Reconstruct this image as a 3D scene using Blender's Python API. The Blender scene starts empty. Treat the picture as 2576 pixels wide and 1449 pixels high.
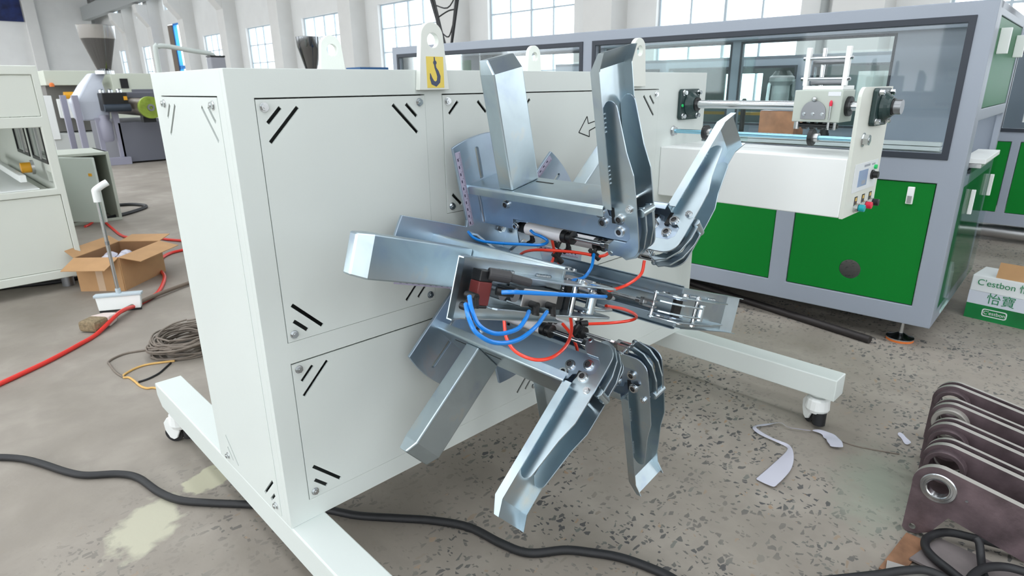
import bpy, bmesh, math, random
from mathutils import Vector, Matrix
from mathutils.geometry import delaunay_2d_cdt

random.seed(7)
SC = bpy.context.scene
COL = SC.collection
PI = math.pi
V = Vector

# ---------------------------------------------------------------- camera
cd = bpy.data.cameras.new('camera')
cam = bpy.data.objects.new('camera', cd); COL.objects.link(cam)
cam_pos = V((-0.5297, -1.424, 1.40))
yaw, pitch, roll = 0.7993, -0.3195, -0.0123
fw = V((math.cos(yaw)*math.cos(pitch), math.sin(yaw)*math.cos(pitch), math.sin(pitch)))
rt = fw.cross(V((0, 0, 1))).normalized(); up = rt.cross(fw)
r2 = math.cos(roll)*rt + math.sin(roll)*up; u2 = -math.sin(roll)*rt + math.cos(roll)*up
mw = Matrix((r2, u2, -fw)).transposed().to_4x4(); mw.translation = cam_pos
cam.matrix_world = mw
cd.sensor_width = 36.0; cd.lens = 36.0*1539.5/2576.0
cd.clip_start = 0.05; cd.clip_end = 200
cd.dof.use_dof = True; cd.dof.focus_distance = 1.75; cd.dof.aperture_fstop = 7.5
SC.camera = cam

# ---------------------------------------------------------------- sky, daylight, overhead fill, exposure
world = bpy.data.worlds.new('overcast_sky'); SC.world = world; world.use_nodes = True
bg = world.node_tree.nodes['Background']
bg.inputs['Color'].default_value = (0.93, 0.97, 1.0, 1); bg.inputs['Strength'].default_value = 6.0
def area(name, loc, rot, sx, sy, power, col=(0.93, 0.97, 1.0)):
    l = bpy.data.lights.new(name, 'AREA'); l.shape = 'RECTANGLE'; l.size = sx; l.size_y = sy
    l.energy = power; l.color = col
    o = bpy.data.objects.new(name, l); o.location = loc; o.rotation_euler = rot; COL.objects.link(o)
    return o
WIN_L = [-36.9+5.69*k for k in range(17)]     # window bays of the left wall (camera's left)
for y in WIN_L:
    area('window_daylight', (-13.1, y, 4.6), (0, -PI/2, 0), 7.0, 3.4, 70)
for k in range(-7, 9):                          # the window wall across the hall
    area('window_daylight', (13.0, 3.87+5.69*k+1.625, 3.6), (0, PI/2, 0), 6.4, 3.25, 70)
for x in (-7.0, -2.5, 2.0):                         # long overhead fill lamps, added above the unseen ceiling to brighten upward faces
    area('overhead_fill', (x, 11.0, 9.02), (0, 0, 0), 1.6, 90.0, 600)
SC.view_settings.view_transform = 'Standard'; SC.view_settings.look = 'None'
SC.view_settings.exposure = -0.48; SC.view_settings.gamma = 1.0
SC.view_settings.use_curve_mapping = False
SC.cycles.max_bounces = 8; SC.cycles.diffuse_bounces = 4; SC.cycles.glossy_bounces = 4
SC.cycles.transmission_bounces = 6; SC.cycles.transparent_max_bounces = 12
SC.cycles.caustics_reflective = False; SC.cycles.caustics_refractive = False

# ---------------------------------------------------------------- materials
def lin(c): return tuple(((v/255.0)/12.92 if v/255.0 <= .04045 else ((v/255.0+.055)/1.055)**2.4) for v in c) + (1,)
MATS = {}
def mat(name, rgb, rough=.5, metal=0.0, noise=0.0, scale=6.0, bump=0.0, bscale=40.0, spec=.5, coat=0.0, trans=0.0, alpha=1.0, emit=None):
    m = bpy.data.materials.new(name); m.use_nodes = True; nt = m.node_tree
    b = nt.nodes['Principled BSDF']; c = lin(rgb)
    b.inputs['Base Color'].default_value = c
    b.inputs['Roughness'].default_value = rough; b.inputs['Metallic'].default_value = metal
    b.inputs['Specular IOR Level'].default_value = spec
    b.inputs['Coat Weight'].default_value = coat
    b.inputs['Transmission Weight'].default_value = trans; b.inputs['Alpha'].default_value = alpha
    if emit:
        b.inputs['Emission Color'].default_value = lin(emit[0]); b.inputs['Emission Strength'].default_value = emit[1]
    if noise or bump:
        tc = nt.nodes.new('ShaderNodeTexCoord')
    if noise:
        n = nt.nodes.new('ShaderNodeTexNoise'); n.inputs['Scale'].default_value = scale; n.inputs['Detail'].default_value = 5
        nt.links.new(tc.outputs['Object'], n.inputs['Vector'])
        r = nt.nodes.new('ShaderNodeValToRGB')
        r.color_ramp.elements[0].position = .3; r.color_ramp.elements[1].position = .7
        r.color_ramp.elements[0].color = tuple(v*(1-noise) for v in c[:3])+(1,)
        r.color_ramp.elements[1].color = tuple(min(1, v*(1+noise)) for v in c[:3])+(1,)
        nt.links.new(n.outputs['Fac'], r.inputs['Fac']); nt.links.new(r.outputs['Color'], b.inputs['Base Color'])
    if bump:
        n2 = nt.nodes.new('ShaderNodeTexNoise'); n2.inputs['Scale'].default_value = bscale; n2.inputs['Detail'].default_value = 3
        nt.links.new(tc.outputs['Object'], n2.inputs['Vector'])
        bp = nt.nodes.new('ShaderNodeBump'); bp.inputs['Strength'].default_value = bump; bp.inputs['Distance'].default_value = .004
        nt.links.new(n2.outputs['Fac'], bp.inputs['Height']); nt.links.new(bp.outputs['Normal'], b.inputs['Normal'])
    MATS[name] = m
    return m
def zinc(name, base, rough, warm):
    m = mat(name, base, rough, 1.0); nt = m.node_tree; b = nt.nodes['Principled BSDF']
    tc = nt.nodes.new('ShaderNodeTexCoord')
    n = nt.nodes.new('ShaderNodeTexNoise'); n.inputs['Scale'].default_value = 7; n.inputs['Detail'].default_value = 6; n.inputs['Distortion'].default_value = .6
    nt.links.new(tc.outputs['Object'], n.inputs['Vector'])
    r = nt.nodes.new('ShaderNodeValToRGB'); e = r.color_ramp.elements
    c = lin(base)
    e[0].position = .28; e[0].color = lin((168, 182, 202)); e[1].position = .78; e[1].color = lin(warm)
    x = e.new(.45); x.color = c; y = e.new(.6); y.color = tuple(min(1, v*1.08) for v in c[:3])+(1,)
    nt.links.new(n.outputs['Fac'], r.inputs['Fac']); nt.links.new(r.outputs['Color'], b.inputs['Base Color'])
    v = nt.nodes.new('ShaderNodeTexNoise'); v.inputs['Scale'].default_value = 120; v.inputs['Detail'].default_value = 2
    nt.links.new(tc.outputs['Object'], v.inputs['Vector'])
    mr = nt.nodes.new('ShaderNodeMapRange'); mr.inputs['To Min'].default_value = rough-.02; mr.inputs['To Max'].default_value = rough+.05
    nt.links.new(v.outputs['Fac'], mr.inputs['Value']); nt.links.new(mr.outputs['Result'], b.inputs['Roughness'])
    return m
CREAM = mat('cream_paint', (214, 221, 218), .42, noise=.012, scale=3, bump=.03, bscale=220)
CREAM2 = mat('cream_paint_warm', (214, 218, 210), .45, noise=.015, scale=3)
WHITE = mat('white_paint', (236, 239, 238), .45)
LUG = mat('lug_paint', (224, 228, 222), .5, bump=.05, bscale=120)
ZINC = zinc('zinc_plate', (186, 200, 207), .29, (214, 210, 200))
ZINCB = zinc('zinc_plate_blue', (176, 192, 208), .32, (208, 196, 202))
STEEL = mat('bright_steel', (205, 208, 210), .18, 1.0)
DSTEEL = mat('dull_steel', (150, 152, 155), .4, 1.0)
BLACK = mat('black_plastic', (22, 23, 25), .4)
RUBBER = mat('black_rubber', (28, 29, 32), .55, noise=.15, scale=30)
DARK = mat('dark_socket', (40, 38, 40), .6)
BLUEH = mat('blue_hose', (0, 124, 214), .28, coat=.3)
REDH = mat('red_hose', (240, 62, 38), .28, coat=.3)
REDF = mat('red_floor_hose', (226, 58, 50), .35)
CYLW = mat('cylinder_white', (222, 222, 226), .35)
MAROON = mat('maroon_valve', (110, 44, 42), .45)
ALU = mat('aluminium', (200, 200, 200), .35, 1.0)
GREYP = mat('grey_paint', (146, 154, 166), .4, noise=.02, scale=2)
GREEN = mat('green_panel', (0, 116, 38), .6, spec=.2, noise=.05, scale=300)
DGREEN = mat('dark_green_paint', (24, 104, 60), .4, spec=.12)
GASKET = mat('dark_gasket', (38, 45, 56), .5)
BEARING = mat('bearing_green', (36, 58, 58), .35)
YELLOW = mat('yellow_sticker', (232, 208, 96), .5)
NAVY = mat('navy_print', (66, 76, 104), .5)
PRINT = mat('black_print', (30, 36, 36), .6)
RULER = mat('ruler_tape', (186, 182, 206), .5)
CARD = mat('cardboard', (186, 146, 104), .85, noise=.06, scale=8, bump=.05, bscale=60)
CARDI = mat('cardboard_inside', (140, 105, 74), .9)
TAPE = mat('clear_tape', (205, 178, 150), .3)
RUST = mat('mill_scale_steel', (100, 86, 90), .5, .5, noise=.45, scale=11, bump=.2, bscale=70)
EDGE = mat('cut_steel_edge', (172, 168, 162), .45, .5)
PLATE = mat('steel_plate_dull', (132, 124, 124), .6, .3, noise=.2, scale=9)
FILM = mat('plastic_film', (214, 214, 228), .25, spec=.6, trans=.0, alpha=.82)
DGREY = mat('dark_grey_paint', (104, 106, 116), .5)
GREYL = mat('extruder_grey', (150, 150, 166), .45)
COPPER = mat('kraft_wrap', (196, 136, 100), .4, noise=.25, scale=10)
ORANGE = mat('orange_pad', (226, 120, 50), .5)
YPAINT = mat('yellow_paint', (232, 168, 40), .45)
LIME = mat('lime_flange', (150, 172, 70), .35, .5, noise=.25, scale=9)
CORD = mat('grey_cord', (122, 112, 102), .7, noise=.2, scale=20)
CORDY = mat('tan_cord', (212, 170, 100), .6)
BRISTLE = mat('brush_bristle', (138, 122, 96), .9, noise=.3, scale=60)
PINK = mat('pale_ferrule', (226, 208, 202), .5)
SKYB = mat('blue_paint', (20, 140, 230), .4)
BROWN = mat('brown_panel', (118, 104, 92), .6)
WALL = mat('white_wall', (232, 233, 232), .8, noise=.03, scale=1.2)
CEIL = mat('ceiling_paint', (142, 144, 146), .9)
BEAMG = mat('beam_grey', (168, 172, 172), .6)
TRIMW = mat('pilaster_white', (226, 226, 224), .8, noise=.03, scale=1.5)
MUNT = mat('window_bar', (190, 204, 214), .5)
LED = mat('green_lamp', (40, 200, 110), .3)
TEAL = mat('teal_knob', (20, 160, 170), .3)
REDK = mat('red_knob', (220, 40, 70), .35)
SCREEN = mat('lcd_screen', (150, 168, 200), .2)
OVERLAY = mat('panel_overlay', (226, 230, 234), .3)
GREENP = mat('green_print', (18, 130, 80), .5)
WHITEC = mat('white_carton', (228, 232, 234), .5)
GRNC = mat('green_carton', (10, 120, 60), .45, noise=.3, scale=5)
BLUT = mat('blue_tray', (40, 90, 140), .5)
# clear pane: mostly see-through with a faint tint and gloss
def glass(name, tint, keep):
    m = bpy.data.materials.new(name); m.use_nodes = True; nt = m.node_tree; nt.nodes.clear()
    o = nt.nodes.new('ShaderNodeOutputMaterial'); t = nt.nodes.new('ShaderNodeBsdfTransparent'); g = nt.nodes.new('ShaderNodeBsdfGlossy')
    t.inputs['Color'].default_value = tint; g.inputs['Roughness'].default_value = .03
    mx = nt.nodes.new('ShaderNodeMixShader'); fr = nt.nodes.new('ShaderNodeFresnel'); fr.inputs['IOR'].default_value = 1.45
    mm = nt.nodes.new('ShaderNodeMath'); mm.operation = 'MULTIPLY'; mm.inputs[1].default_value = keep
    nt.links.new(fr.outputs[0], mm.inputs[0]); nt.links.new(mm.outputs[0], mx.inputs['Fac'])
    nt.links.new(t.outputs[0], mx.inputs[1]); nt.links.new(g.outputs[0], mx.inputs[2]); nt.links.new(mx.outputs[0], o.inputs['Surface'])
    return m
GLASS = glass('clear_glass', (.95, .98, .98, 1), .55)
WGLASS = glass('window_glass', (.97, .99, 1, 1), .5)
ACRYL = glass('acrylic_sheet', (.90, .96, .95, 1), .4)

def floor_material():
    m = bpy.data.materials.new('concrete_floor'); m.use_nodes = True; nt = m.node_tree; b = nt.nodes['Principled BSDF']
    N = nt.nodes.new; Lk = nt.links.new
    geo = N('ShaderNodeNewGeometry')
    def noise(scale, detail=6, dist=0.0, vec=None):
        n = N('ShaderNodeTexNoise'); n.inputs['Scale'].default_value = scale; n.inputs['Detail'].default_value = detail; n.inputs['Distortion'].default_value = dist
        Lk(vec or geo.outputs['Position'], n.inputs['Vector']); return n.outputs['Fac']
    def ramp(fac, stops):
        r = N('ShaderNodeValToRGB'); e = r.color_ramp.elements
        e[0].position, e[0].color = stops[0]; e[1].position, e[1].color = stops[-1]
        for p, c in stops[1:-1]:
            x = e.new(p); x.color = c
        Lk(fac, r.inputs['Fac']); return r.outputs['Color']
    def mix(fac, a, bb, mode='MIX'):
        x = N('ShaderNodeMix'); x.data_type = 'RGBA'; x.blend_type = mode
        if hasattr(fac, 'is_linked') or not isinstance(fac, float): Lk(fac, x.inputs[0])
        else: x.inputs[0].default_value = fac
        Lk(a, x.inputs[6]) if not isinstance(a, tuple) else setattr(x.inputs[6], 'default_value', a)
        Lk(bb, x.inputs[7]) if not isinstance(bb, tuple) else setattr(x.inputs[7], 'default_value', bb)
        return x.outputs[2]
    base = ramp(noise(1.6, 8, .4), [(.3, lin((126, 118, 108))), (.5, lin((150, 142, 132))), (.72, lin((174, 167, 158)))])
    base = mix(ramp(noise(9, 6, .5), [(.35, (0, 0, 0, 1)), (.7, (1, 1, 1, 1))]), base, lin((134, 126, 118)), 'MIX')
    base = mix(.55, base, ramp(noise(1.6, 8, .4), [(.3, lin((140, 133, 124))), (.72, lin((166, 159, 150)))]))
    # aggregate chips ground flush into the surface
    def chips(sx, sy, rot, seed, keep, edge):
        mp = N('ShaderNodeMapping'); mp.inputs['Scale'].default_value = (sx, sy, 1); mp.inputs['Rotation'].default_value = (0, 0, rot); mp.inputs['Location'].default_value = (seed, seed*.7, 0)
        Lk(geo.outputs['Position'], mp.inputs['Vector'])
        nz = N('ShaderNodeTexNoise'); nz.inputs['Scale'].default_value = 30; nz.inputs['Detail'].default_value = 3; Lk(geo.outputs['Position'], nz.inputs['Vector'])
        vm = N('ShaderNodeVectorMath'); vm.operation = 'SCALE'; vm.inputs['Scale'].default_value = .8; Lk(nz.outputs['Color'], vm.inputs[0])
        va = N('ShaderNodeVectorMath'); va.operation = 'ADD'; Lk(mp.outputs[0], va.inputs[0]); Lk(vm.outputs[0], va.inputs[1])
        v1 = N('ShaderNodeTexVoronoi'); v1.voronoi_dimensions = '2D'; v1.inputs['Scale'].default_value = 1; Lk(va.outputs[0], v1.inputs['Vector'])
        v2 = N('ShaderNodeTexVoronoi'); v2.voronoi_dimensions = '2D'; v2.feature = 'DISTANCE_TO_EDGE'; v2.inputs['Scale'].default_value = 1; Lk(va.outputs[0], v2.inputs['Vector'])
        sp = N('ShaderNodeSeparateColor'); Lk(v1.outputs['Color'], sp.inputs[0])
        # each kept cell gets its own inset, so chips differ in size
        th = N('ShaderNodeMapRange'); th.inputs['To Min'].default_value = edge; th.inputs['To Max'].default_value = edge+.22; Lk(sp.outputs[2], th.inputs['Value'])
        a = N('ShaderNodeMath'); a.operation = 'SUBTRACT'; Lk(v2.outputs['Distance'], a.inputs[0]); Lk(th.outputs[0], a.inputs[1])
        sm = N('ShaderNodeMapRange'); sm.inputs['From Min'].default_value = 0; sm.inputs['From Max'].default_value = .05; Lk(a.outputs[0], sm.inputs['Value'])
        g = N('ShaderNodeMath'); g.operation = 'GREATER_THAN'; g.inputs[1].default_value = keep; Lk(sp.outputs[0], g.inputs[0])
        m_ = N('ShaderNodeMath'); m_.operation = 'MULTIPLY'; Lk(sm.outputs[0], m_.inputs[0]); Lk(g.outputs[0], m_.inputs[1])
        return m_.outputs[0], sp
    c1, sep = chips(32, 58, .5, 3.1, .80, .06)
    c2, sep2 = chips(90, 58, -.3, 8.7, .82, .05)
    lt = N('ShaderNodeMath'); lt.operation = 'MAXIMUM'; Lk(c1, lt.inputs[0]); Lk(c2, lt.inputs[1])
    # where the surface is worn: the strip in front of the winder
    wn = ramp(noise(1.7, 4, .2), [(.42, (0, 0, 0, 1)), (.58, (1, 1, 1, 1))])
    sx = N('ShaderNodeSeparateXYZ'); Lk(geo.outputs['Position'], sx.inputs[0])
    my = N('ShaderNodeMapRange'); my.inputs['From Min'].default_value = 1.1; my.inputs['From Max'].default_value = .3; Lk(sx.outputs[1], my.inputs['Value'])
    mu = N('ShaderNodeMath'); mu.operation = 'MULTIPLY'; Lk(lt.outputs[0], mu.inputs[0]); Lk(my.outputs[0], mu.inputs[1])
    ad = N('ShaderNodeMapRange'); ad.inputs['To Min'].default_value = .12; ad.inputs['To Max'].default_value = .9; Lk(wn, ad.inputs['Value'])
    mu2 = N('ShaderNodeMath'); mu2.operation = 'MULTIPLY'; Lk(mu.outputs[0], mu2.inputs[0]); Lk(ad.outputs[0], mu2.inputs[1])
    chip = ramp(sep.outputs[1], [(0, lin((58, 62, 68))), (.6, lin((84, 84, 84))), (.9, lin((108, 112, 108))), (1, lin((170, 140, 112)))])
    base = mix(mu2.outputs[0], base, chip)
    # spilled pale paint and faint green paint
    def blob(cx, cy, rx, ry, rot, edge):
        mpp = N('ShaderNodeMapping'); mpp.vector_type = 'TEXTURE'; mpp.inputs['Location'].default_value = (cx, cy, 0); mpp.inputs['Rotation'].default_value = (0, 0, rot); mpp.inputs['Scale'].default_value = (rx, ry, 1)
        Lk(geo.outputs['Position'], mpp.inputs['Vector'])
        ln = N('ShaderNodeVectorMath'); ln.operation = 'LENGTH'; Lk(mpp.outputs[0], ln.inputs[0])
        nn = noise(14, 5, .3)
        a = N('ShaderNodeMath'); a.operation = 'MULTIPLY_ADD'; a.inputs[1].default_value = 1.3; Lk(nn, a.inputs[0]); Lk(ln.outputs['Value'], a.inputs[2])
        mr = N('ShaderNodeMapRange'); mr.inputs['From Min'].default_value = 1.55+edge; mr.inputs['From Max'].default_value = 1.55-edge; Lk(a.outputs[0], mr.inputs['Value'])
        return mr.outputs[0]
    base = mix(blob(0.02, .80, .10, .075, .3, .08), base, lin((190, 187, 164)))
    base = mix(blob(-.22, .68, .17, .10, .9, .16), base, lin((184, 181, 162)))
    base = mix(blob(1.72, -1.0, .24, .12, .2, .6), base, lin((146, 151, 138)))
    Lk(base, b.inputs['Base Color'])
    b.inputs['Specular IOR Level'].default_value = .35
    rr = N('ShaderNodeMapRange'); rr.inputs['To Min'].default_value = .45; rr.inputs['To Max'].default_value = .8
    Lk(noise(3, 4), rr.inputs['Value']); Lk(rr.outputs[0], b.inputs['Roughness'])
    bp = N('ShaderNodeBump'); bp.inputs['Strength'].default_value = .2; bp.inputs['Distance'].default_value = .006
    Lk(noise(26, 6), bp.inputs['Height']); Lk(bp.outputs[0], b.inputs['Normal'])
    return m
FLOOR = floor_material()

# ---------------------------------------------------------------- mesh helpers
class B:
    """collects shapes into one bmesh; M maps local coordinates to the world"""
    def __init__(s, M=None): s.bm = bmesh.new(); s.M = M or Matrix(); s.mi = 0
    def mesh(s, vs, fs):
        w = [s.bm.verts.new(s.M @ V(v)) for v in vs]
        for f in fs:
            try:
                x = s.bm.faces.new([w[i] for i in f]); x.material_index = s.mi
            except ValueError: pass
        return s
    def box(s, x0, x1, y0, y1, z0, z1):
        vs = [(x, y, z) for z in (z0, z1) for y in (y0, y1) for x in (x0, x1)]
        return s.mesh(vs, [(0, 2, 3, 1), (4, 5, 7, 6), (0, 1, 5, 4), (2, 6, 7, 3), (0, 4, 6, 2), (1, 3, 7, 5)])
    def cyl(s, p0, p1, r, n=20, r1=None, cap=True):
        p0, p1 = V(p0), V(p1); r1 = r if r1 is None else r1
        d = (p1-p0).normalized(); a = d.orthogonal().normalized(); b = d.cross(a)
        vs = []
        for p, q in ((p0, r), (p1, r1)):
            for i in range(n):
                t = 2*PI*i/n; vs.append(p + q*(math.cos(t)*a + math.sin(t)*b))
        fs = [(i, (i+1) % n, n+(i+1) % n, n+i) for i in range(n)]
        if cap: fs += [tuple(range(n-1, -1, -1)), tuple(range(n, 2*n))]
        return s.mesh(vs, fs)
    def ring(s, p0, p1, ri, ro, n=28):
        p0, p1 = V(p0), V(p1); d = (p1-p0).normalized(); a = d.orthogonal().normalized(); b = d.cross(a)
        vs = []
        for p, q in ((p0, ro), (p1, ro), (p1, ri), (p0, ri)):
            for i in range(n):
                t = 2*PI*i/n; vs.append(p + q*(math.cos(t)*a + math.sin(t)*b))
        fs = [((k % 4)*n+i, (k % 4)*n+(i+1) % n, ((k+1) % 4)*n+(i+1) % n, ((k+1) % 4)*n+i) for k in range(4) for i in range(n)]
        return s.mesh(vs, fs)
    def lathe(s, c, ax, prof, n=28):
        c, d = V(c), V(ax).normalized(); a = d.orthogonal().normalized(); b = d.cross(a)
        vs = []
        for h, r in prof:
            for i in range(n):
                t = 2*PI*i/n; vs.append(c + h*d + max(r, 1e-5)*(math.cos(t)*a + math.sin(t)*b))
        m = len(prof)
        if tuple(prof[0]) == tuple(prof[-1]):      # closed profile: a ring, no end caps
            m -= 1; vs = vs[:m*n]
            return s.mesh(vs, [(j*n+i, j*n+(i+1) % n, ((j+1) % m)*n+(i+1) % n, ((j+1) % m)*n+i) for j in range(m) for i in range(n)])
        fs = [(j*n+i, j*n+(i+1) % n, (j+1)*n+(i+1) % n, (j+1)*n+i) for j in range(m-1) for i in range(n)]
        fs += [tuple(range(n-1, -1, -1)), tuple(range((m-1)*n, m*n))]
        return s.mesh(vs, fs)
    def plate(s, outer, holes, o, u, v, th, side=0):
        """flat plate: 2-D outline with holes in the plane (u, v) at o, thickness th along u x v"""
        o, u, v = V(o), V(u), V(v); n = u.cross(v).normalized()
        loops = [list(outer)] + [list(h) for h in holes]
        flat = [p for l in loops for p in l]; N = len(flat)
        ed = []; k = 0
        for l in loops:
            ed += [(k+i, k+(i+1) % len(l)) for i in range(len(l))]; k += len(l)
        ov, _, of, oi, _, _ = delaunay_2d_cdt([V(p) for p in flat], ed, [], 0, 1e-7)
        def inside(l, x, y):
            r = False
            for i in range(len(l)):
                (x0, y0), (x1, y1) = l[i], l[i-1]
                if (y0 > y) != (y1 > y) and x < (x1-x0)*(y-y0)/(y1-y0)+x0: r = not r
            return r
        tri = []
        for f in of:
            x, y = sum(ov[i].x for i in f)/3, sum(ov[i].y for i in f)/3
            if inside(loops[0], x, y) and not any(inside(l, x, y) for l in loops[1:]): tri.append([oi[i][0] if oi[i] else min(range(N), key=lambda q: (flat[q][0]-ov[i].x)**2+(flat[q][1]-ov[i].y)**2) for i in f])
        vs = [o + a*u + b*v for a, b in flat] + [o + a*u + b*v + th*n for a, b in flat]
        fs = []
        for t in tri:
            (ax, ay), (bx, by), (cx, cy) = [flat[i] for i in t]
            ar2 = (bx-ax)*(cy-ay)-(by-ay)*(cx-ax)
            if abs(ar2) < 1e-10: continue        # collinear sliver
            ccw = ar2 > 0
            t = tuple(t) if ccw else tuple(reversed(t))
            fs.append(tuple(reversed(t))); fs.append(tuple(i+N for i in t))
        k = 0
        for li, l in enumerate(loops):
            ar = sum(l[i][0]*l[(i+1) % len(l)][1]-l[(i+1) % len(l)][0]*l[i][1] for i in range(len(l)))
            fwd = (ar > 0) == (li == 0)
            for i in range(len(l)):
                a, b = k+i, k+(i+1) % len(l)
                fs.append((a, b, b+N, a+N) if fwd else (b, a, a+N, b+N))
            k += len(l)
        w = [s.bm.verts.new(s.M @ V(v)) for v in vs]
        ns = sum(len(l) for l in loops)
        for i, f in enumerate(fs):
            try:
                x = s.bm.faces.new([w[j] for j in f]); x.material_index = side if i >= len(fs)-ns and side else s.mi
            except ValueError: pass
        return s
    def tube(s, pts, r, n=10, sub=6, smooth=True):
        pts = [V(p) for p in pts]
        if smooth and len(pts) > 2:
            q = []
            P = [2*pts[0]-pts[1]] + pts + [2*pts[-1]-pts[-2]]
            for i in range(1, len(P)-2):
                for k in range(sub):
                    t = k/sub; a, b, c, d = P[i-1], P[i], P[i+1], P[i+2]
                    q.append(.5*((2*b)+(c-a)*t+(2*a-5*b+4*c-d)*t*t+(3*b-a-3*c+d)*t*t*t))
            pts = q + [pts[-1]]
        vs = []; a = None
        for i, p in enumerate(pts):
            d = (pts[min(i+1, len(pts)-1)]-pts[max(i-1, 0)])
            d = d.normalized() if d.length > 1e-9 else V((0, 0, 1))
            a = (d.orthogonal() if a is None else a-d*a.dot(d)).normalized(); b = d.cross(a)
            rr = r(i/(len(pts)-1)) if callable(r) else r
            vs += [p + rr*(math.cos(2*PI*k/n)*a+math.sin(2*PI*k/n)*b) for k in range(n)]
        m = len(pts)
        fs = [(j*n+i, j*n+(i+1) % n, (j+1)*n+(i+1) % n, (j+1)*n+i) for j in range(m-1) for i in range(n)]
        fs += [tuple(range(n-1, -1, -1)), tuple(range((m-1)*n, m*n))]
        return s.mesh(vs, fs)
    def loft(s, stations):
        """closed outlines of equal length joined one to the next, ends capped"""
        n = len(stations[0]); vs = [p for st in stations for p in st]; m = len(stations)
        fs = [(j*n+i, j*n+(i+1) % n, (j+1)*n+(i+1) % n, (j+1)*n+i) for j in range(m-1) for i in range(n)]
        fs += [tuple(range(n-1, -1, -1)), tuple(range((m-1)*n, m*n))]
        return s.mesh(vs, fs)

ORG = {}   # world origin of every object built here
def put(name, b, m, parent=None, bev=0.0, smooth=None, ang=35, seg=2):
    if smooth is None: smooth = not bev
    bm = b.bm
    bmesh.ops.recalc_face_normals(bm, faces=bm.faces)
    xs = [v.co for v in bm.verts]
    lo = V((min(c.x for c in xs), min(c.y for c in xs), min(c.z for c in xs))); hi = V((max(c.x for c in xs), max(c.y for c in xs), max(c.z for c in xs)))
    c = (lo+hi)/2
    if parent is None: c.z = lo.z
    for v in bm.verts: v.co -= c
    if smooth:
        for f in bm.faces: f.smooth = True
        th = math.radians(ang)
        for e in bm.edges:
            if len(e.link_faces) == 2 and e.calc_face_angle(0) > th: e.smooth = False
    me = bpy.data.meshes.new(name); bm.to_mesh(me); bm.free()
    for x in (m if isinstance(m, (list, tuple)) else [m]): me.materials.append(x)
    o = bpy.data.objects.new(name, me); COL.objects.link(o)
    if parent is not None:
        o.parent = parent; o.location = c-ORG[parent.name]
    else: o.location = c
    ORG[o.name] = c
    if bev:
        md = o.modifiers.new('bevel', 'BEVEL'); md.width = bev; md.segments = seg; md.limit_method = 'ANGLE'; md.angle_limit = math.radians(40)
    return o
def share(src, name, parent, world):
    """another object with the same mesh, at a world position"""
    o = src.copy(); o.name = name; COL.objects.link(o); o.parent = parent
    o.location = V(world)-(ORG[parent.name] if parent else V((0, 0, 0))); ORG[o.name] = V(world)
    for k in list(o.keys()): del o[k]
    return o
def tag(o, label=None, cat=None, group=None, kind=None):
    for k, v in (('label', label), ('category', cat), ('group', group), ('kind', kind)):
        if v: o[k] = v
    return o
def thing(name, loc, label, cat, group=None):
    o = bpy.data.objects.new(name, None); o.empty_display_size = .1; COL.objects.link(o)
    o.location = loc; ORG[o.name] = V(loc)
    return tag(o, label, cat, group)
def rect(x0, x1, y0, y1): return [(x0, y0), (x1, y0), (x1, y1), (x0, y1)]
def arc(cx, cy, r, a0, a1, n=8):
    return [(cx+r*math.cos(math.radians(a0+(a1-a0)*i/n)), cy+r*math.sin(math.radians(a0+(a1-a0)*i/n))) for i in range(n+1)]
def circle(cx, cy, r, n=24): return [(cx+r*math.cos(2*PI*i/n), cy+r*math.sin(2*PI*i/n)) for i in range(n)]
X, Y, Z = V((1, 0, 0)), V((0, 1, 0)), V((0, 0, 1))
def struct(name, b, m, **k): return tag(put(name, b, m, **k), kind='structure')
def text(name, body, size, m, parent, o, u, v, extr=.0004, align='CENTER'):
    c = bpy.data.curves.new(name, 'FONT'); c.body = body; c.size = size; c.extrude = extr; c.align_x = align; c.align_y = 'CENTER'
    c.materials.append(m)
    tmp = bpy.data.objects.new(name, c); COL.objects.link(tmp)
    bpy.context.view_layer.update()
    me = bpy.data.meshes.new_from_object(tmp.evaluated_get(bpy.context.evaluated_depsgraph_get()))
    bpy.data.objects.remove(tmp)
    t = bpy.data.objects.new(name, me); COL.objects.link(t); t.parent = parent
    u, v = V(u).normalized(), V(v).normalized(); w = u.cross(v)
    mm = Matrix((u, v, w)).transposed().to_4x4(); mm.translation = V(o)-ORG[parent.name]
    t.matrix_local = mm
    return t

# ================================================================ the hall
struct('floor', B().box(-13.2, 12.5, -40, 58, -.2, 0), FLOOR)
struct('ceiling', B().plate(rect(-13.2, 12.6, -40, 58), [rect(x-.8, x+.8, -34, 56) for x in (-7.0, -2.5, 2.0)], (0, 0, 9), X, Y, .2), CEIL)  # long openings cut for the added overhead fill lamps
WY = [3.87+5.69*k for k in range(-7, 9)]
ww = 3.25
holes = [rect(y, y+ww, 1.0, 4.13) for y in WY if abs(y-38.01) > 1] + [rect(y, y+ww, 5.85, 8.0) for y in WY] + [rect(38.3, 41.0, .05, 5.05)]
struct('wall_right', B().plate(rect(-40, 58, 0, 9), holes, (12.47, 0, 0), Y, Z, .3), WALL)
holes = [rect(y-1.7, y+1.7, 1.1, 8.1) for y in WIN_L]
struct('wall_left', B().plate(rect(-40, 58, 0, 9), holes, (-13.3, 0, 0), Y, Z, .3), WALL)
struct('wall_front', B().box(-13.3, 12.8, -40.3, -40, 0, 9), WALL)
struct('wall_back', B().box(-13.3, 12.8, 58, 58.3, 0, 9), WALL)
# far partition with its own edge pier
struct('wall_partition', B().box(4.0, 11.75, 55.7, 56, 0, 9), WALL)
struct('trim_1', B().box(7.75, 8.45, 55.35, 55.7, 0, 9), TRIMW)
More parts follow.
